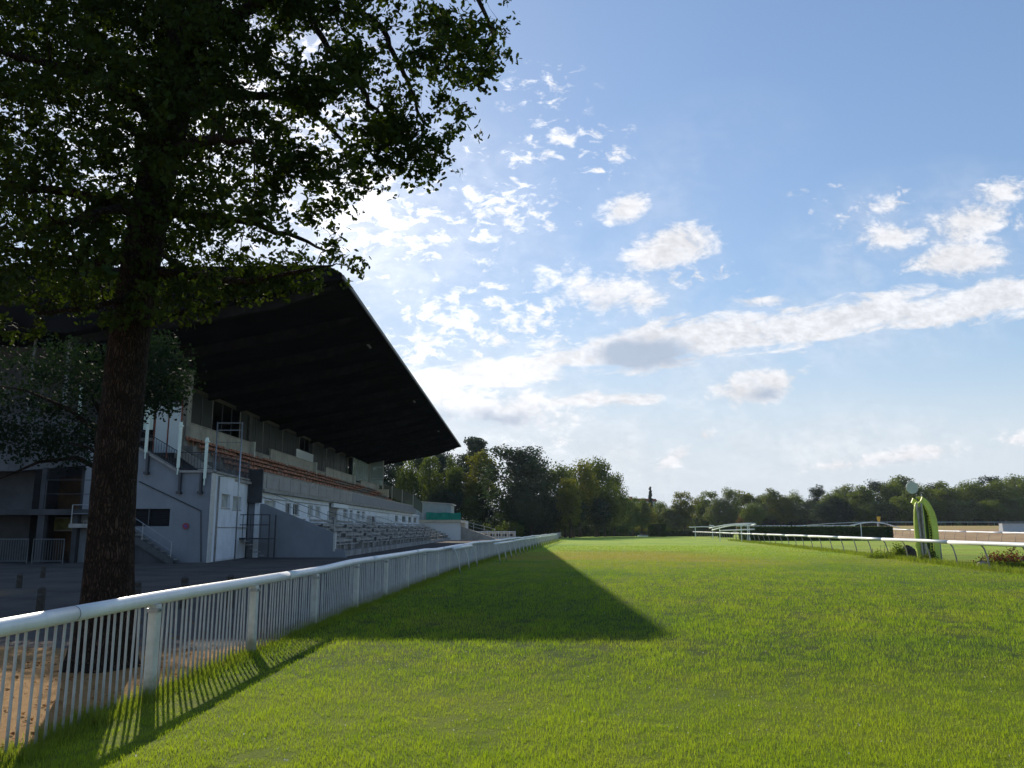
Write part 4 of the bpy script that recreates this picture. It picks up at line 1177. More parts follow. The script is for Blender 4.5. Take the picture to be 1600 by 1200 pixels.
def shrub(name, loc, rx_, ry_, rz_, n, size, m, label, cat, group=None, stems=8, flat=1.0, extra=None):
    r = np.random.default_rng(abs(hash(label)) % 1000 if False else (len(label) * 7 + int(abs(loc[0]) * 10)) % 9999)
    root = empty(name, loc, label, cat, group)
    nc = 14
    C = r.normal(size=(nc, 3)); C /= np.linalg.norm(C, axis=1, keepdims=True); C *= r.uniform(.3, .85, (nc, 1)); C[:, 2] = np.abs(C[:, 2])
    idx = r.integers(0, nc, n); P = C[idx] + r.normal(0, .22, (n, 3)); P[:, 2] = np.abs(P[:, 2]) * flat
    P *= np.array([rx_, ry_, rz_])
    N = r.normal(size=(n, 3)); N[:, 2] += .6
    leaf_mesh('foliage', P, N, r.uniform(.6, 1.3, n) * size, m, root, r=r)
    mb = MB()
    for k in range(stems):
        a = C[k % nc] * np.array([rx_, ry_, rz_]) * 1.1
        mb.tube([(a[0] * .2, a[1] * .2, -.03), (a[0] * .6, a[1] * .6, a[2] * .5), tuple(a)], [.02, .014, .006], 5)
    mb.build('stem', M_bark2, root)
    if extra: extra(root, r)
    return root


def heap(loc, rx_, ry_, h_, name, m, label, cat, seed):
    r = random.Random(seed); mb = MB(); n, k = 18, 7
    for j in range(k):
        f = j / (k - 1)
        for i in range(n):
            a = 2 * math.pi * i / n; q = math.cos(f * math.pi / 2) * (1 + r.uniform(-.12, .12))
            mb.v.append((rx_ * q * math.cos(a), ry_ * q * math.sin(a), h_ * math.sin(f * math.pi / 2) * (1 + r.uniform(-.12, .12)) - .03))
    for j in range(k - 1):
        for i in range(n): a = j * n + i; b = j * n + (i + 1) % n; mb.f.append((a, b, b + n, a + n))
    mb.f.append(tuple((k - 1) * n + i for i in range(n)))
    o = mb.build(name, m, smooth=True); o.location = loc
    return tag(o, label, cat)


def flower_bed(loc, label, redness, w):
    root = empty('flower_bed', loc, label, 'flower bed', 'planted beds either side of the finish post')
    r = np.random.default_rng(int(loc[0] * 100)); n = 1500
    P = np.stack([r.uniform(-w, w, n), r.normal(0, .35, n), np.abs(r.normal(0, .22, n))], 1); P[:, 2] *= 1 - .5 * np.abs(P[:, 0] / w)
    leaf_mesh('foliage', P, r.normal(size=(n, 3)) + [0, 0, .5], r.uniform(.05, .11, n), L_weed, root, r=r)
    if redness:
        n = 800; P = np.stack([r.normal(.1, w * .42, n), r.normal(0, .3, n), .25 + np.abs(r.normal(0, .16, n))], 1)
        leaf_mesh('flowers', P, r.normal(size=(n, 3)) + [0, 0, .5], r.uniform(.05, .09, n), L_flower, root, r=r)
    mb = MB()
    for k in range(9):
        x = r.uniform(-w, w); y = r.uniform(-.3, .3); mb.tube([(x, y, 0), (x + r.uniform(-.1, .1), y, r.uniform(.3, .75))], .008, 4)
    mb.build('stem', M_bark2, root)
    return root


flower_bed((19.15 + 2.6, 37.2, 0), 'low bed of red brown flowers right of the lime finish post', True, 1.0)
heap((20.8, 37.0, 0), .32, .2, .3, 'field_stone', M_stone, 'pale reddish stone lying at the left end of the red flower bed', 'stone', 3)
flower_bed((21.6, 48.3, 0), 'straggly bed of yellowing weeds left of the lime finish post', False, 1.0)
heap((22.9, 48.4, 0), .55, .4, .72, 'soil_heap', M_soilheap, 'small dark heap of earth just left of the lime finish post', 'soil heap', 5)
heap((23.2, 37.6, 0), .5, .4, .5, 'soil_heap', M_soilheap, 'dark heap of earth at the right end of the red flower bed', 'soil heap', 6)
shrub('weed_clump', (22.15, 48.0, 0), .6, .4, 1.0, 900, .09, L_weed, 'thin yellow green weeds growing up against the rail left of the finish post', 'weeds')
shrub('weed_clump', (23.0, 38.3, 0), .5, .4, 1.0, 260, .08, L_rus, 'sparse dry weeds standing above the red flower bed', 'weeds')
shrub('weed_clump', (21.6, 43.2, 0), .6, .3, .5, 900, .08, L_broad, 'green weeds round the foot of the lime finish post', 'weeds')

# ------------------------------------------------------------------ hedges and obstacle wings on the infield
def hedge(name, x0, x1, y0, y1, h_, n, label, size=.22, ang=0):
    root = empty(name, ((x0 + x1) / 2, (y0 + y1) / 2, H((x0 + x1) / 2, y0)), label, 'hedge')
    w, d = (x1 - x0) / 2, (y1 - y0) / 2
    r = np.random.default_rng(int(x0 * 10))
    side = r.random(n)
    P = np.stack([r.uniform(-w, w, n), r.uniform(-d, d, n), r.uniform(0, h_, n)], 1)
    top = side < .35; P[top, 2] = h_ + r.normal(0, .05, top.sum())
    fr_ = (side >= .35) & (side < .8); P[fr_, 1] = -d + np.abs(r.normal(0, .06, fr_.sum()))
    e = side >= .9; P[e, 0] = np.sign(r.random(e.sum()) - .5) * w
    N = r.normal(0, .6, (n, 3)); N[top, 2] += 1.2; N[fr_, 1] -= 1.0
    leaf_mesh('foliage', P, N, r.uniform(.6, 1.3, n) * size, L_hedge, root, r=r)
    MB().box(-w + .1, w - .1, -d + .12, d, -.3, h_ - .1).build('inner_twigs', M_soilheap, root)
    return root


hedge('clipped_hedge', 33.9, 55.6, 121.5, 124.5, 1.95, 16000, 'long dark green clipped hedge with a flat bright top on the infield')
hedge('clipped_hedge', 34.5, 49.5, 196, 198, 1.35, 7000, 'far low dark hedge behind the curved part of the right rail', .25)
hedge('clipped_hedge', 30.6, 34.2, 185, 187, 2.6, 3500, 'small taller rounded hedge at the left end of the far low hedge', .25)
hedge('clipped_hedge', 42.6, 45.2, 170, 172, 2.6, 2500, 'short hedge block left of the white curved obstacle wings', .25)


def wing(loc, pts_list, posts_, label):
    root = empty('obstacle_wing', loc, label, 'obstacle wing', 'curved white wings of the hurdle hedge')
    for pts in pts_list: MB().tube(pts, .085, 9).build('curved_rail', M_rail, root, smooth=True)
    for x, y, z in posts_: MB().tube([(x, y, -.1), (x, y, z)], .06, 7).build('post', M_rail, root)


def arch(x0, x1, y0, y1, za, zb, zm, n=12):
    return [(x0 + (x1 - x0) * i / n, y0 + (y1 - y0) * i / n, za + (zb - za) * i / n + zm * math.sin(math.pi * i / n)) for i in range(n + 1)]


q = W(1130, 826, 112)
wing((W(1165, 840, 112)[0], 112, 0), [arch(-3.4, 1.3, 6, 0, 1.8, 2.42, .2), arch(-2.8, 1.2, 7, 1.2, 1.5, 2.2, .3), [(1.3, 0, 2.42), (1.55, .3, 2.3), (1.2, 1.2, 2.2)], arch(-2.2, 1.3, 5, .2, 1.45, 1.65, 0)],
     [(-.55, 0, 2.35), (.3, 0, 2.4), (-2.2, 5, 2.0), (.75, .8, 2.2)], 'white curved wing rails at the left end of the long hedge')
wing((W(1385, 840, 119.0)[0], 119.0, 0), [arch(-4.3, 4.3, 1.5, 5, 2.2, 1.85, .62)], [(.3, 3.2, 2.6), (-2.6, 2.2, 2.45), (2.7, 4.4, 2.3)], 'white arched wing rail at the right end of the long hedge')
wing((W(1100, 833, 150)[0], 150, 0), [arch(-2.2, 2.0, 2, 0, 2.0, 2.0, .1), [(2.0, 0, 2.0), (1.6, -.6, 2.3), (.9, -.6, 2.35)]], [(-1.2, 1.6, 2.0), (1.6, .2, 2.0)], 'low white wing rails far off, left of the larger curved wings')
# yellow marker, silver barrier, far white rail, cars
q = W(1373, 815, 160)
ym = empty('yellow_marker', (q[0], 160, H(q[0], 160)), 'small yellow marker board on a post behind the long hedge', 'marker')
MB().box(-.05, .05, -.05, .05, -.1, 3.1).build('post', M_greypost, ym)
MB().prism_y([(-.36, 3.4), (-.22, 2.4), (.22, 2.4), (.36, 3.4)], -.13, -.06).build('board', M_yellow, ym)
q = W(1567, 822, 150)
sb = empty('metal_trough', (q[0], 150, H(q[0] + 3, 150)), 'long low pale grey metal trough standing on the brown sand at the right edge', 'trough')
hz = W(1567, 818.5, 150)[2] - H(q[0] + 3, 150)
MB().prism_x([(0, .12), (.15, hz), (1.2, hz), (1.35, .12)], 0, 6.5).build('body', mat('blue_grey_sheet', (.42, .46, .5), .5, var=.08), sb, bevel=.04)
MB().box(-.03, 6.53, -.02, 1.3, hz + .003, hz + .06).build('rim', M_rail, sb)
mb = MB()
for k in range(5): mb.box(.3 + k * 1.5, .42 + k * 1.5, .2, 1.1, -.2, .12)
mb.build('foot', M_darkmetal, sb)
PF = [(60 + 8 * i, 236 + .5 * i) for i in range(16)]
goose_rail('running_rail', 'distant pale rail along the foot of the dark woods on the right', PF, .3, .07, 1.1, None, PF[0], postr=.05)
M_car1 = mat('pale_blue_car_paint', (.35, .42, .52), .3, var=.04); M_car2 = mat('white_car_paint', (.6, .62, .63), .3, var=.04); M_car3 = mat('dark_car_paint', (.08, .09, .11), .3, var=.04)
M_tyre = mat('tyre_rubber', (.02, .02, .02), .9, var=.1)


def car(x, y, m, label, rz=0):
    c = empty('parked_car', (x, y, H(x, y)), label, 'car', 'cars parked beyond the track', rz)
    MB().prism_y([(-2.1, .35), (2.1, .35), (2.15, .8), (1.2, .95), (-1.9, 1.0), (-2.15, .8)], -.85, .85).build('body', m, c, bevel=.06)
    MB().prism_y([(-1.7, .98), (1.1, .95), (.4, 1.45), (-1.2, 1.47)], -.72, .72).build('cabin', M_window, c, bevel=.05)
    for sx in (-1.3, 1.3):
        for sy in (-.86, .86): MB().tube([(sx, sy - .08, .32), (sx, sy + .08, .32)], .32, 12).build('wheel', M_tyre, c)


car(W(1098, 822, 235)[0], 236, M_car1, 'pale blue car parked far off under the trees, left of the curved wings')
car(W(1008, 822, 245)[0], 246, M_car2, 'white car parked far off behind the small rounded hedge')
car(W(1018, 822, 240)[0] + 3, 262, M_car3, 'dark car parked far off beneath the trees beyond the end of the track')
# distant house behind the trees
hx = W(994, 780, 330)[0]
hs_ = empty('apartment_house', (hx, 330, 0), 'pale apartment house with brown roof showing above the distant trees', 'building')
mb = MB(); wall_grid(mb, (-7, 0), (8, 0), 0, 12.6, .4, [(1 + i * 2.6, 2.3 + i * 2.6, 10.4, 11.9) for i in range(5)]); mb.box(-7, -6.7, .4, 9, 0, 12.6); mb.box(7.7, 8, .4, 9, 0, 12.6)
mb.build('wall', mat('pale_blue_render', (.42, .45, .5), .7, var=.05), hs_)
MB().box(-6.6, 7.6, 1.2, 1.3, 10, 12.5).build('window', M_window, hs_)
MB().prism_y([(-7.4, 12.603), (8.4, 12.603), (7.8, 13.6), (-6.6, 13.9)], -.4, 9.4).build('roof', M_tile, hs_)
MB().box(-2, -1, 3, 4, 13.5, 14.6).build('chimney', M_tile, hs_)


# ------------------------------------------------------------------ background trees
def crown_points(kind, h_, w, n, r):
    """leaf centres and normals for a crown of height h_ and half width w, base of crown by kind"""
    if kind == 'broad':
        nc = 84; zc, hz_ = h_ * .55, h_ * .45
        C = r.normal(size=(nc, 3)); C /= np.linalg.norm(C, axis=1, keepdims=True); C *= r.uniform(.55, .93, (nc, 1))
        C = C * np.array([w * .82, w * .82, hz_ * .84]) + np.array([0, 0, zc]); C[:, 2] -= 0
        C[:, :2] *= (1 - .25 * np.clip((C[:, 2:3] - zc) / hz_, -1, 1))
        rad = r.uniform(.2, .36, nc) * w + .35
    elif kind == 'tall':
        nc = 44; zc, hz_ = h_ * .55, h_ * .45
        C = r.normal(size=(nc, 3)); C /= np.linalg.norm(C, axis=1, keepdims=True); C *= r.uniform(.4, .95, (nc, 1))
        C = C * np.array([w * .8, w * .8, hz_ * .88]) + np.array([0, 0, zc]); rad = r.uniform(.2, .34, nc) * w + .3
    elif kind == 'pine':
        nc = 84; z = h_ * r.uniform(.2, .97, nc); f = (z / h_ - .22) / .76
        q_ = w * np.clip(1.05 - .55 * f ** 2, .25, 1) * r.uniform(.25, 1, nc); a = r.uniform(0, 6.28, nc)
        C = np.stack([q_ * np.cos(a), q_ * np.sin(a), z], 1); rad = r.uniform(.2, .36, nc) * w + .3
    elif kind == 'cedar':
        nc = 64; f = r.random(nc) ** .8; z = h_ * (.35 + .63 * f); z = np.round(z / (h_ * .085)) * h_ * .085 + r.normal(0, .025 * h_, nc)
        q_ = w * (1.0 - .86 * f ** 1.3) * r.uniform(.1, 1, nc); a = r.uniform(0, 6.28, nc)
        C = np.stack([q_ * np.cos(a), q_ * np.sin(a), z], 1); rad = r.uniform(.2, .34, nc) * w + .2
    else:  # conifer
        nc = 50; f = r.random(nc); z = h_ * (.1 + .88 * f); q_ = w * (1.03 - f) * r.uniform(.2, 1, nc); a = r.uniform(0, 6.28, nc)
        C = np.stack([q_ * np.cos(a), q_ * np.sin(a), z], 1); rad = (.16 + .2 * (1 - f)) * w + .15
    idx = r.choice(nc, n, p=(rad ** 2) / (rad ** 2).sum())
    D = r.normal(size=(n, 3)); D /= np.linalg.norm(D, axis=1, keepdims=True)
    flat = {'cedar': .42, 'pine': .75, 'conifer': .55}.get(kind, .85)
    rr = rad[idx][:, None] * r.uniform(.45, 1.08, (n, 1))
    P = C[idx] + D * rr * np.array([1, 1, flat])
    N = D * .8 + r.normal(size=(n, 3)) * .55 + np.array([0, 0, .25])
    tint = np.clip(r.random(nc)[idx] * .6 + r.random(n) * .4, 0, 1)
    return P, N, tint, C


PROTO = {}


def tree_proto(kind, var, m, n=7500, size=.36):
    key = (kind, var, m.name)
    if key in PROTO: return PROTO[key]
    r = np.random.default_rng(hash(kind) % 7 * 0 + len(kind) * 100 + var * 13 + 5)
    h_, w = {'broad': (15, 5.4), 'tall': (17, 4.0), 'pine': (18, 4.8), 'cedar': (19, 5.2), 'conifer': (16, 3.0), 'bush': (5, 4)}[kind] if kind != 'bush' else (5, 4)
    kk = 'broad' if kind == 'bush' else kind
    P, N, tint, C = crown_points(kk, h_, w, n, r)
    P[:, 2] *= h_ / np.percentile(P[:, 2], 99.6)
    if kind == 'bush': P[:, 2] = np.maximum(.1, P[:, 2] - .6)
    crown = leaf_mesh('crown', P, N, r.uniform(.55, 1.35, n) * size, m, None, tint=tint, r=r)
    mb = MB(); top = h_ * (.9 if kk in ('pine', 'cedar', 'conifer') else .62); k = 7
    bend = r.normal(0, .25, 2)
    tp_ = [(bend[0] * (i / k) ** 1.5, bend[1] * (i / k) ** 1.5, top * i / k - (.3 if i == 0 else 0)) for i in range(k + 1)]
    tr_ = [(.36 - .29 * i / k) * (1.35 if i == 0 else 1) * (h_ / 16) for i in range(k + 1)]
    mb.tube(tp_, tr_, 8)
    for c in C[:16]:
        f = min(.95, max(.3, (c[2] - 1.5) / top * .8)); b_ = Vector((bend[0] * f ** 1.5, bend[1] * f ** 1.5, top * f))
        e_ = Vector(c); mdl = b_.lerp(e_, .5) + Vector((0, 0, .3)); mb.tube([b_, mdl, e_], [.13, .08, .03], 5)
    trunk = mb.build('trunk', M_bark2, None, smooth=True)
    COL.objects.unlink(crown); COL.objects.unlink(trunk)
    PROTO[key] = (crown.data, trunk.data, h_, w)
    bpy.data.objects.remove(crown); bpy.data.objects.remove(trunk)
    return PROTO[key]


def tree(px, ptop, Y, kind, var, m, name, label, cat='tree', group=None, wpx=None, n=7500, size=.36):
    """tree whose top shows at pixel row ptop when standing at depth Y"""
    if px < 790 and 140 < Y < 200: Y += 32 if kind != 'bush' else 14
    cd, td, h_, w = tree_proto(kind, var, m, n, size)
    x, _, zt = W(px, ptop, Y); z0 = H(x, Y)
    hh_ = zt - z0
    root = empty(name, (x, Y, z0), label, cat, group, rz=random.uniform(0, 6.28))
    sz = hh_ / h_ * 1.0
    sw = sz if wpx is None else (wpx / 2 / FPX * Y) / w
    for nm, d_ in (('crown', cd), ('trunk', td)):
        o = bpy.data.objects.new(nm, d_); COL.objects.link(o); o.parent = root; o.scale = (sw, sw, sz)
    return root


# left wood behind the grandstand: individually recognisable
GL = 'trees of the park beyond the grandstand'
T = tree
T(742, 684, 176, 'cedar', 1, L_dark, 'cedar_tree', 'dark cedar with a flat open top, rising right of the roof tip', group=GL, wpx=86)
T(748, 706, 158, 'tall', 1, L_yel, 'broadleaf_tree', 'tall yellow green tree right of the roof tip, before the cedar', group=GL, wpx=78)
T(806, 698, 160, 'pine', 1, L_dark, 'pine_tree', 'big dark pine with a broad ragged head, tallest tree right of the roof', group=GL, wpx=112, n=9000)
T(834, 712, 172, 'pine', 2, L_dark, 'pine_tree', 'dark pine leaning out just right of the big pine', group=GL, wpx=60)
T(872, 727, 172, 'broad', 1, L_wood, 'broadleaf_tree', 'rounded green tree right of the pines with pale tips', group=GL, wpx=74)
T(905, 721, 182, 'broad', 2, L_yel, 'broadleaf_tree', 'warm green rounded tree in the middle of the right hand clump', group=GL, wpx=70)
T(932, 718, 190, 'broad', 3, L_wood, 'broadleaf_tree', 'tall dense dark green tree, highest of the rounded clump by the track end', group=GL, wpx=76)
T(958, 742, 205, 'broad', 4, L_wood, 'broadleaf_tree', 'last dark tree of the clump, falling away towards the end of the track', group=GL, wpx=52)
T(890, 748, 160, 'tall', 2, L_yel, 'broadleaf_tree', 'smaller yellowing tree low in front of the rounded clump', group=GL, wpx=46)
for i, (px, pt, Y, k, v_, m_, wp) in enumerate([(600, 712, 150, 'tall', 3, L_dark, 46), (622, 704, 170, 'cedar', 2, L_dark, 56), (637, 718, 150, 'broad', 5, L_wood, 52), (655, 700, 185, 'pine', 3, L_dark, 50), (672, 712, 160, 'pine', 4, L_wood, 44),
                                        (690, 704, 172, 'pine', 1, L_dark, 50), (708, 716, 158, 'tall', 4, L_wood, 40), (578, 720, 165, 'broad', 2, L_wood, 50), (555, 715, 175, 'pine', 2, L_dark, 50), (530, 710, 165, 'broad', 1, L_wood, 60), (720, 712, 190, 'pine', 2, L_dark, 50)]):
    nm = {'tall': 'broadleaf_tree', 'broad': 'broadleaf_tree', 'pine': 'pine_tree', 'cedar': 'cedar_tree'}[k]
    T(px, pt, Y, k, v_, m_, nm, 'tree of the mixed dark wood seen under the far end of the roof', group='dark wood under the far end of the roof', wpx=wp)
for i in range(17):     # understorey along the foot of the left wood
    px = 565 + i * 24 + random.uniform(-6, 6); Y = random.uniform(150, 158) + max(0, px - 840) * .35
    T(px, random.uniform(762, 790), Y, 'broad', 1 + i % 5, random.choice([L_wood, L_dark, L_dark]), 'understorey_tree', 'small dark tree filling the shade at the foot of the left wood', group='understorey of the left wood', wpx=random.uniform(44, 62))
for i in range(20):
    px = 640 + i * 17.5 + random.uniform(-5, 5); Y = 150 + max(0, px - 800) * .4
    T(px, random.uniform(802, 815), Y, 'bush', 1 + i % 3, random.choice([L_dark, L_wood, L_dark]), 'bush', 'low dark bush at the edge of the left wood', 'bush', 'bushes along the left wood', wpx=random.uniform(36, 55), n=2200)
# avenue of slim trunks at the end of the track
for i in range(9):
    px = 905 + i * 12 + random.uniform(-3, 3)
    T(px, 768 + i * 1.5, 215 + i * 5, 'tall', 1 + i % 4, L_broad, 'avenue_tree', 'slim trunked tree of the avenue at the far end of the track', group='avenue at the end of the track', wpx=34)
# far line of separate trees, centre
far = [(978, 790, 260), (1003, 786, 262), (1030, 784, 268), (1052, 788, 262), (1068, 769, 262), (1090, 778, 280), (1103, 769, 275), (1122, 780, 268), (1141, 764, 268), (1163, 768, 282), (1176, 786, 255), (1190, 772, 280), (1206, 764, 272), (1222, 776, 268), (1240, 768, 268), (1262, 782, 262)]
for i, (px, pt, Y) in enumerate(far):
    m_ = [L_far, L_far, L_broad, L_yel][(i * 7) % 4] if i not in (4,) else L_rus
    if i == 4: T(px, pt, Y, 'tall', 2, L_yel, 'broadleaf_tree', 'pointed olive green tree standing forward in the far line', group='far line of trees', wpx=46)
    else: T(px, pt, Y, 'broad' if i % 3 else 'tall', 1 + i % 5, m_, 'broadleaf_tree', 'rounded tree of the far line beyond the bend of the track', group='far line of trees', wpx=random.uniform(40, 52))
for i in range(26):
    px = 975 + i * 12.5 + random.uniform(-4, 4)
    T(px, random.uniform(796, 806), random.uniform(285, 300), 'broad', 1 + i % 5, random.choice([L_far, L_dark, L_broad]), 'understorey_tree', 'small dim tree filling the gaps low in the far line', group='dim trees low in the far line', wpx=random.uniform(36, 46))
T(1016, 762, 300, 'conifer', 1, L_dark, 'conifer_tree', 'single dark pointed conifer rising above the far line near the brown roof', wpx=17)
T(1156, 803, 235, 'bush', 2, L_rus, 'bush', 'small russet bush in the far line above the curved wings', 'bush', wpx=14, n=2200)
T(1276, 759, 258, 'pine', 3, L_dark, 'broadleaf_tree', 'dark open crowned tree at the left end of the right hand woods', wpx=34)
# right woods
rw = [(1300, 770, 250), (1318, 758, 262), (1345, 760, 250), (1368, 752, 262), (1392, 748, 258), (1412, 744, 264), (1432, 756, 250), (1455, 757, 262), (1476, 754, 250), (1500, 758, 262), (1517, 752, 254), (1540, 746, 262), (1562, 750, 250), (1580, 744, 262), (1602, 747, 252), (1625, 745, 262), (1650, 748, 255), (1680, 745, 262), (1710, 748, 255), (1290, 786, 252)]
for i, (px, pt, Y) in enumerate(rw):
    T(px, pt, Y, ['broad', 'broad', 'tall'][i % 3], 1 + i % 5, [L_broad, L_far, L_broad, L_dark][i % 4], 'broadleaf_tree', 'dense tree of the dark woods on the right', group='woods on the right', wpx=random.uniform(48, 64))
for i in range(26):
    px = 1285 + i * 17 + random.uniform(-5, 5)
    T(px, random.uniform(776, 790), random.uniform(243, 249), 'broad', 1 + i % 5, random.choice([L_broad, L_dark, L_far]), 'understorey_tree', 'small dark tree at the edge of the woods on the right', group='edge of the woods on the right', wpx=random.uniform(40, 56))
# distant low woods closing the horizon
def far_wood(name, x0, x1, y, h_, n, label):
    r = np.random.default_rng(n)
    P = np.stack([r.uniform(x0, x1, n), r.uniform(y, y + 25, n), r.random(n) ** .8 * h_], 1)
    P[:, 2] *= .75 + .25 * np.sin(P[:, 0] * .12) * np.sin(P[:, 0] * .043 + 1)
    P[:, 2] += -1
    o = leaf_mesh(name, P, r.normal(size=(n, 3)) + [0, -.6, .3], r.uniform(.8, 1.9, n), L_dark, None, r=r)
    tag(o, label, 'woods', kind='stuff')
far_wood('far_woods', -150, 190, 312, 9.0, 30000, 'dim unbroken mass of far woods closing the end of the track')
far_wood('far_woods', 60, 330, 275, 9.5, 26000, 'dark mass of woods behind the trees on the right')

# ------------------------------------------------------------------ the big oak, left foreground
OY = 10.4
oak = empty('oak_tree', (W(157, 1000, OY)[0], OY, 0), 'large old oak behind the picket fence, its dark crown filling the upper left', 'tree')
oo = Vector(oak.location)
def wp(px, py, Y): return Vector(W(px, py, Y))
tr_px = [(157, 1035), (160, 1000), (167, 930), (172, 850), (178, 760), (184, 690), (194, 620), (201, 550), (213, 460), (226, 380), (242, 290), (262, 200), (280, 120), (293, 60)]
tr_r = [.44, .36, .30, .275, .262, .255, .248, .245, .243, .24, .238, .24, .245, .235]
tp = [wp(a, b, OY) for a, b in tr_px]; tp[0].z = -.15; tp[1].z = .12; tp[2].z = .75
# smooth, knobbly trunk
mb = MB(); SEG = 40; rows = []
fine = []; fr_ = []
for i in range(len(tp) - 1):
    for k in range(8):
        f = k / 8; fine.append(tp[i].lerp(tp[i + 1], f)); fr_.append(tr_r[i] * (1 - f) + tr_r[i + 1] * f)
fine.append(tp[-1]); fr_.append(tr_r[-1])
for j, (p, r_) in enumerate(zip(fine, fr_)):
    for k in range(SEG):
        a = 2 * math.pi * k / SEG
        rr = r_ * (1 + .030 * math.sin(3 * a + j * .06) + .022 * math.sin(7 * a - j * .09) + .02 * math.sin(13 * a + j * .21) + .012 * math.sin(19 * a + j * .45) * math.sin(j * .8))
        if p.z < .8: rr *= 1 + .18 * (1 - p.z / .8) ** 2 * (.5 + .5 * math.sin(5 * a + .6))
        mb.v.append((p.x - oo.x + rr * math.cos(a), p.y - oo.y + rr * math.sin(a), p.z))
for j in range(len(fine) - 1):
    for k in range(SEG): a = j * SEG + k; b = j * SEG + (k + 1) % SEG; mb.f.append((a, b, b + SEG, a + SEG))
mb.build('trunk', M_bark, oak, smooth=True)
limbs = [
    [(292, 70, 10.4, .22), (268, 10, 10.5, .18), (255, -80, 10.7, .15), (240, -220, 11, .11), (200, -400, 11.3, .06)],
    [(290, 75, 10.4, .23), (318, 10, 10.3, .19), (345, -70, 10.2, .15), (400, -200, 10, .11), (450, -380, 9.8, .06)],
    [(306, 62, 10.3, .12), (345, 36, 10.2, .10), (385, 15, 10.1, .085), (430, -5, 10.0, .08), (520, -50, 9.8, .075), (620, -75, 9.6, .06), (720, -60, 9.4, .04), (790, -10, 9.3, .02)],
    [(505, -42, 9.8, .05), (535, -8, 9.8, .045), (572, 25, 9.8, .042), (602, 52, 9.8, .038), (618, 90, 9.8, .033), (640, 135, 9.8, .027), (655, 180, 9.8, .02), (668, 225, 9.8, .012)],
    [(470, -25, 9.95, .045), (487, 30, 9.8, .042), (512, 75, 9.7, .04), (538, 100, 9.65, .036), (562, 135, 9.6, .03), (583, 168, 9.6, .024), (600, 195, 9.6, .018), (628, 205, 9.6, .01)],
    [(700, -62, 9.4, .035), (742, -10, 9.3, .03), (768, 45, 9.2, .022), (760, 95, 9.2, .014)],
    [(236, 345, 10.4, .10), (180, 318, 10.3, .08), (110, 300, 10.1, .06), (30, 290, 9.9, .045), (-70, 270, 9.8, .03)],
    [(228, 400, 10.4, .09), (150, 410, 10.6, .07), (70, 400, 10.8, .05), (-20, 380, 11, .035), (-120, 370, 11, .02)],
    [(238, 330, 10.5, .09), (310, 335, 10.8, .07), (380, 345, 11.1, .05), (450, 365, 11.4, .035), (510, 392, 11.6, .015)],
    [(226, 420, 10.4, .07), (300, 432, 10.0, .055), (370, 440, 9.7, .04), (440, 430, 9.5, .028), (520, 415, 9.3, .012)],
    [(262, 200, 10.4, .10), (200, 150, 10.0, .08), (120, 110, 9.6, .06), (30, 90, 9.3, .04), (-80, 60, 9.1, .03)],
    [(268, 180, 10.5, .10), (340, 150, 11.0, .08), (420, 150, 11.5, .06), (500, 185, 11.9, .04), (560, 240, 12.1, .02)],
    [(252, 250, 10.5, .09), (230, 220, 11.4, .07), (190, 190, 12.2, .05), (140, 170, 13.0, .03)],
    [(256, 240, 10.3, .09), (300, 225, 9.4, .07), (340, 215, 8.6, .05), (390, 220, 8.0, .03)],
    [(240, 320, 10.3, .08), (210, 320, 9.4, .06), (160, 330, 8.7, .04), (90, 350, 8.2, .02)],
    [(232, 380, 10.5, .07), (260, 400, 11.4, .05), (300, 430, 12.3, .03)],
    [(222, 450, 10.3, .05), (190, 470, 9.8, .04), (140, 480, 9.4, .03), (60, 490, 9.1, .02)],
    [(255, -80, 10.7, .09), (150, -130, 10.2, .07), (30, -160, 9.8, .05), (-100, -180, 9.5, .03)],
    [(345, -70, 10.2, .09), (450, -160, 11, .07), (580, -230, 11.6, .05), (700, -250, 12, .03)],
]
nodes = []
mb = MB()
for l in limbs:
    P_ = [wp(a, b, y) - oo for a, b, y, r_ in l]; Rr = [q[3] for q in l]
    fp_, rr_ = [], []
    for i in range(len(P_) - 1):
        for k in range(4):
            f = k / 4; c = P_[i].lerp(P_[i + 1], f) + Vector((random.gauss(0, .018), random.gauss(0, .018), random.gauss(0, .018))) * (1 if k else 0)
            fp_.append(c); rr_.append(Rr[i] * (1 - f) + Rr[i + 1] * f)
    fp_.append(P_[-1]); rr_.append(Rr[-1])
    mb.tube(fp_, rr_, 9)
    nodes += [(p, r_) for p, r_ in zip(fp_[2:], rr_[2:])]
mb.build('limb', M_bark, oak, smooth=True)
poly = [(-260, -700), (900, -700), (820, -60), (797, 10), (792, 60), (806, 92), (770, 95), (772, 132), (745, 120), (728, 90), (705, 95), (690, 130), (700, 150), (732, 158), (728, 190), (735, 205), (712, 225), (700, 275), (676, 282), (650, 280), (632, 262), (600, 262), (585, 295), (560, 298), (545, 322), (520, 335), (492, 352), (500, 368), (530, 372), (524, 392), (552, 408), (548, 424), (512, 436), (490, 440), (448, 452), (432, 474), (418, 460), (372, 470), (340, 462), (322, 492), (285, 500), (240, 505), (160, 510), (110, 480), (70, 470), (40, 500), (40, 525), (0, 532), (-260, 560)]
holes_px = [(520, 235, 24), (460, 205, 14), (545, 60, 18), (520, 300, 16), (470, 55, 20), (505, 150, 14), (690, 70, 14), (640, 235, 8), (590, 110, 15), (540, 180, 14), (620, 20, 12), (205, 185, 12), (90, 180, 14), (300, 110, 10), (335, 250, 14), (140, 260, 12), (430, 250, 12), (110, 330, 13), (40, 395, 16), (370, 300, 12)]
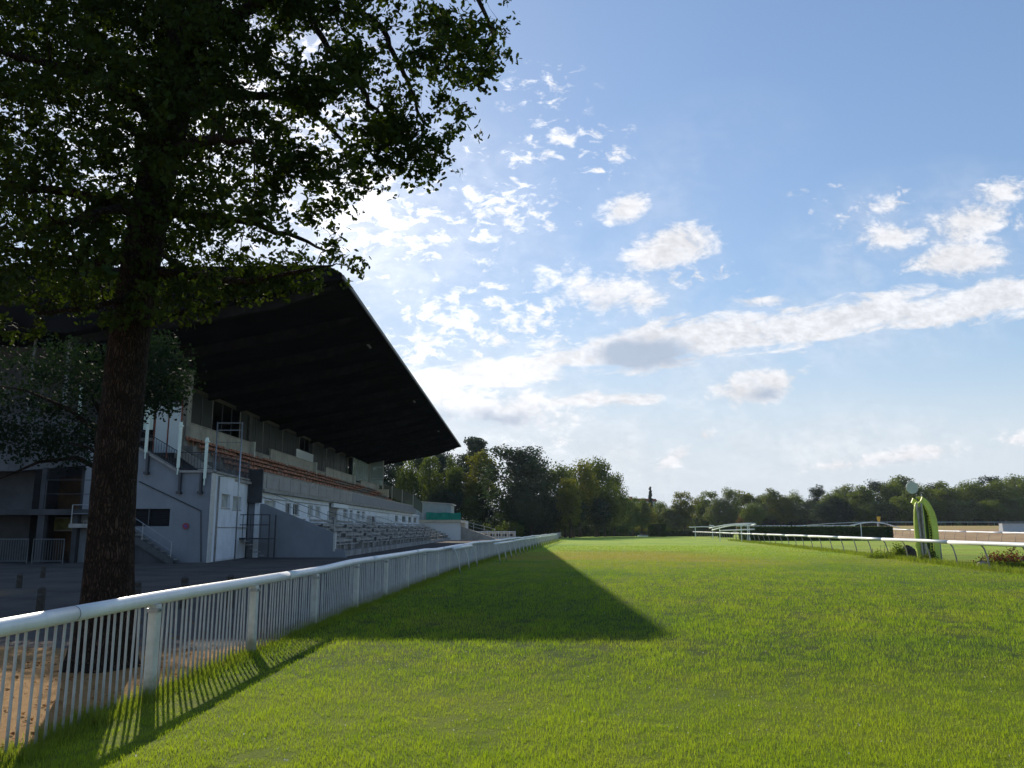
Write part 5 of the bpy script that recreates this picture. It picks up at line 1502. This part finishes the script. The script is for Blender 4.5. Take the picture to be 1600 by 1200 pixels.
def inpoly(x, y):
    c = False; j = len(poly) - 1
    for i in range(len(poly)):
        xi, yi = poly[i]; xj, yj = poly[j]
        if (yi > y) != (yj > y) and x < (xj - xi) * (y - yi) / (yj - yi) + xi: c = not c
        j = i
    return c
def project(p):
    d = p - Vector((0, 0, CH)); f = d.y * cp + d.z * sp; u_ = -d.y * sp + d.z * cp
    return (800 + FPX * d.x / f, 600 - FPX * u_ / f) if f > .5 else (9e9, 9e9)
cl = []
rr = random.Random(5); tries = 0
while len(cl) < 2350 and tries < 120000:
    tries += 1
    a = [rr.gauss(0, 1) for _ in range(3)]; l = math.sqrt(sum(x * x for x in a)); q = rr.random() ** (1 / 2.2)
    p = Vector((-4.6 + 6.6 * a[0] / l * q, 10.5 + 3.6 * a[1] / l * q, 8.3 + 5.6 * a[2] / l * q))
    x, y = project(p)
    if not inpoly(x, y): continue
    if -60 < x < 1660 and y > -60:
        if any((x - hx_) ** 2 + (y - hy_) ** 2 < hr_ ** 2 for hx_, hy_, hr_ in holes_px) and rr.random() < .95: continue
        if not all(inpoly(x + dx_, y + dy_) for dx_, dy_ in ((9, 0), (-9, 0), (0, 9), (0, -9))): continue
        dens_ = 1.0 if x < 380 else .12
        if rr.random() > dens_: continue
    elif rr.random() < .45: continue
    cl.append(p)
# the in-frame rim and hanging sprays get their own clusters so that the outline reads
def okpx(x, y): return inpoly(x, y) and not any((x - hx_) ** 2 + (y - hy_) ** 2 < hr_ ** 2 for hx_, hy_, hr_ in holes_px)
k = 0
while k < 58:
    x = rr.uniform(390, 806); y = rr.uniform(-40, 470)
    if not (okpx(x, y) and inpoly(x + 12, y) and inpoly(x, y + 12)): continue
    Yd = (9.3 if x > 600 else 9.9) + rr.gauss(0, .7); k += 1
    for j in range(rr.randint(6, 11)):
        x2 = x + rr.gauss(0, 20); y2 = y + rr.gauss(0, 15)
        if okpx(x2, y2): cl.append(wp(x2, y2, Yd + rr.gauss(0, .22)))
k = 0
while k < 330:
    x = rr.uniform(-60, 400); y = rr.uniform(-60, 470)
    if okpx(x, y) and math.sin(x * .031 + 1) * math.sin(y * .043 + x * .01) > -.55: cl.append(wp(x, y, 10.2 + rr.gauss(0, 1.3))); k += 1
for (xa, ya), (xb, yb) in zip(poly[3:-2], poly[4:-1]):      # ragged outline sprays, just inside the rim
    L_ = math.dist((xa, ya), (xb, yb))
    for q_ in range(max(1, int(L_ / 16))):
        f = rr.random(); x = xa + (xb - xa) * f + rr.gauss(0, 4); y = ya + (yb - ya) * f + rr.gauss(0, 4)
        cx_, cy_ = (x + (430 - x) * .05, y + (200 - y) * .05)
        cl.append(wp(cx_, cy_, (9.3 if x > 600 else 9.9) + rr.gauss(0, .4)))
lc = [p - oo for p in cl]
NP = np.array([tuple(p) for p, r_ in nodes]); NR_ = np.array([r_ for p, r_ in nodes])
order = sorted(range(len(lc)), key=lambda i: float(np.min(np.sum((NP - np.array(lc[i])) ** 2, 1))))
cap_ = len(NP) + 3 * len(lc) + 10
NB = np.zeros((cap_, 3)); NB[:len(NP)] = NP; nn_ = len(NP); NRB = np.zeros(cap_); NRB[:nn_] = NR_
mb = MB()
for i in order:
    c = np.array(lc[i]); d2 = np.sum((NB[:nn_] - c) ** 2, 1) + (NRB[:nn_] < .008) * .15; j = int(np.argmin(d2)); b = NB[j].copy()
    L = math.sqrt(float(np.sum((b - c) ** 2)))
    if L > 3.2: continue
    r0_ = min(NRB[j] * .75, .007 + .006 * L); m1 = b + (c - b) * .35 + rng.normal(0, .05 * L, 3) + [0, 0, .06 * L]; m2 = b + (c - b) * .7 + rng.normal(0, .05 * L, 3) + [0, 0, .04 * L]
    mb.tube([b, m1, m2, c], [r0_, r0_ * .8, r0_ * .6, .0035], 5, cap=False)
    for w_, r_ in ((m1, r0_ * .8), (m2, r0_ * .6), (c, .004)): NB[nn_] = w_; NRB[nn_] = r_; nn_ += 1
mb.build('twigs', M_bark, oak, smooth=True)
PC = np.array([tuple(p) for p in lc]); nc = len(PC)
per = 36
idx = np.repeat(np.arange(nc), per); n = len(idx)
tuft = rng.normal(0, 1, (nc * 4, 3)); sub = idx * 4 + rng.integers(0, 4, n)
off = tuft[sub] * .105 + rng.normal(0, .05, (n, 3)); off[:, 2] *= .75
P = PC[idx] + off
N = rng.normal(size=(n, 3)) * .8 + np.array([0, 0, .55]) + off * 3
tint = np.clip(np.repeat(rng.random(nc), per) * .5 + rng.random(n) * .5, 0, 1)
leaf_mesh('crown', P, N, rng.uniform(.05, .098, n), L_oak, oak, OAK * np.array([.78, 1.0]), tint)

# ------------------------------------------------------------------ smaller tree in the shade behind the trunk
SY = 22.0
x0 = W(172, 800, SY)[0]
sm = empty('small_tree', (x0, SY, 0), 'smaller dark leafy tree in the shade, half hidden behind the oak trunk', 'tree')
so = Vector(sm.location); mb = MB()
br = [[(172, 905, 22, .16), (176, 800, 22, .14), (180, 700, 22, .12), (190, 600, 22.2, .08), (215, 550, 22.3, .04)], [(178, 745, 22, .08), (120, 715, 21.8, .06), (60, 722, 21.6, .04), (0, 748, 21.5, .02)],
      [(180, 700, 22, .08), (110, 640, 21.6, .06), (40, 610, 21.3, .03), (-20, 600, 21, .02)], [(182, 680, 22, .07), (230, 620, 22.3, .05), (262, 575, 22.5, .03)], [(178, 690, 22, .07), (140, 610, 22.5, .05), (90, 560, 23, .03)], [(178, 730, 22, .06), (140, 700, 21.2, .04), (100, 690, 20.8, .02)]]
for l in br:
    mb.tube([wp(a, b, y) - so if b < 900 else Vector((0, 0, -.1)) for a, b, y, r_ in l], [q[3] for q in l], 8)
mb.build('trunk', M_bark, sm, smooth=True)
Q = []; 
while len(Q) < 290:
    x = rr.uniform(-60, 295); y = rr.uniform(515, 752)
    e1 = ((x - 95) / 140) ** 2 + ((y - 610) / 75) ** 2; e2 = ((x - 245) / 48) ** 2 + ((y - 588) / 54) ** 2; e3 = abs(y - (690 + (x - 60) * .1)) < 26 and x < 150
    if e1 < 1 and rr.random() < .42 or e2 < 1 or (e3 and rr.random() < .35) or (x < 150 and abs(y - 655) < 40 and rr.random() < .25):
        Q.append(wp(x, y, SY + rr.gauss(0, .8)) - so)
Q = np.array([tuple(p) for p in Q]); idx = np.repeat(np.arange(len(Q)), 48); n = len(idx)
P = Q[idx] + rng.normal(0, .17, (n, 3)); N = rng.normal(size=(n, 3)) + [0, 0, .4]
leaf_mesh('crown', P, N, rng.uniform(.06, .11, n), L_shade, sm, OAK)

# ------------------------------------------------------------------ thin summer haze
hb = MB().box(-800, 1000, -70, 1300, -3.5, 27).build('haze', bpy.data.materials.new('haze'))
hm = hb.data.materials[0]; hm.use_nodes = True; t = hm.node_tree; t.nodes.clear()
pv_ = t.nodes.new('ShaderNodeVolumePrincipled'); pv_.inputs['Density'].default_value = HAZE; pv_.inputs['Color'].default_value = (.78, .86, 1, 1); pv_.inputs['Anisotropy'].default_value = 0.0
t.links.new(pv_.outputs[0], t.nodes.new('ShaderNodeOutputMaterial').inputs['Volume'])
tag(hb, 'thin pale haze lying over the whole racecourse', kind='stuff')
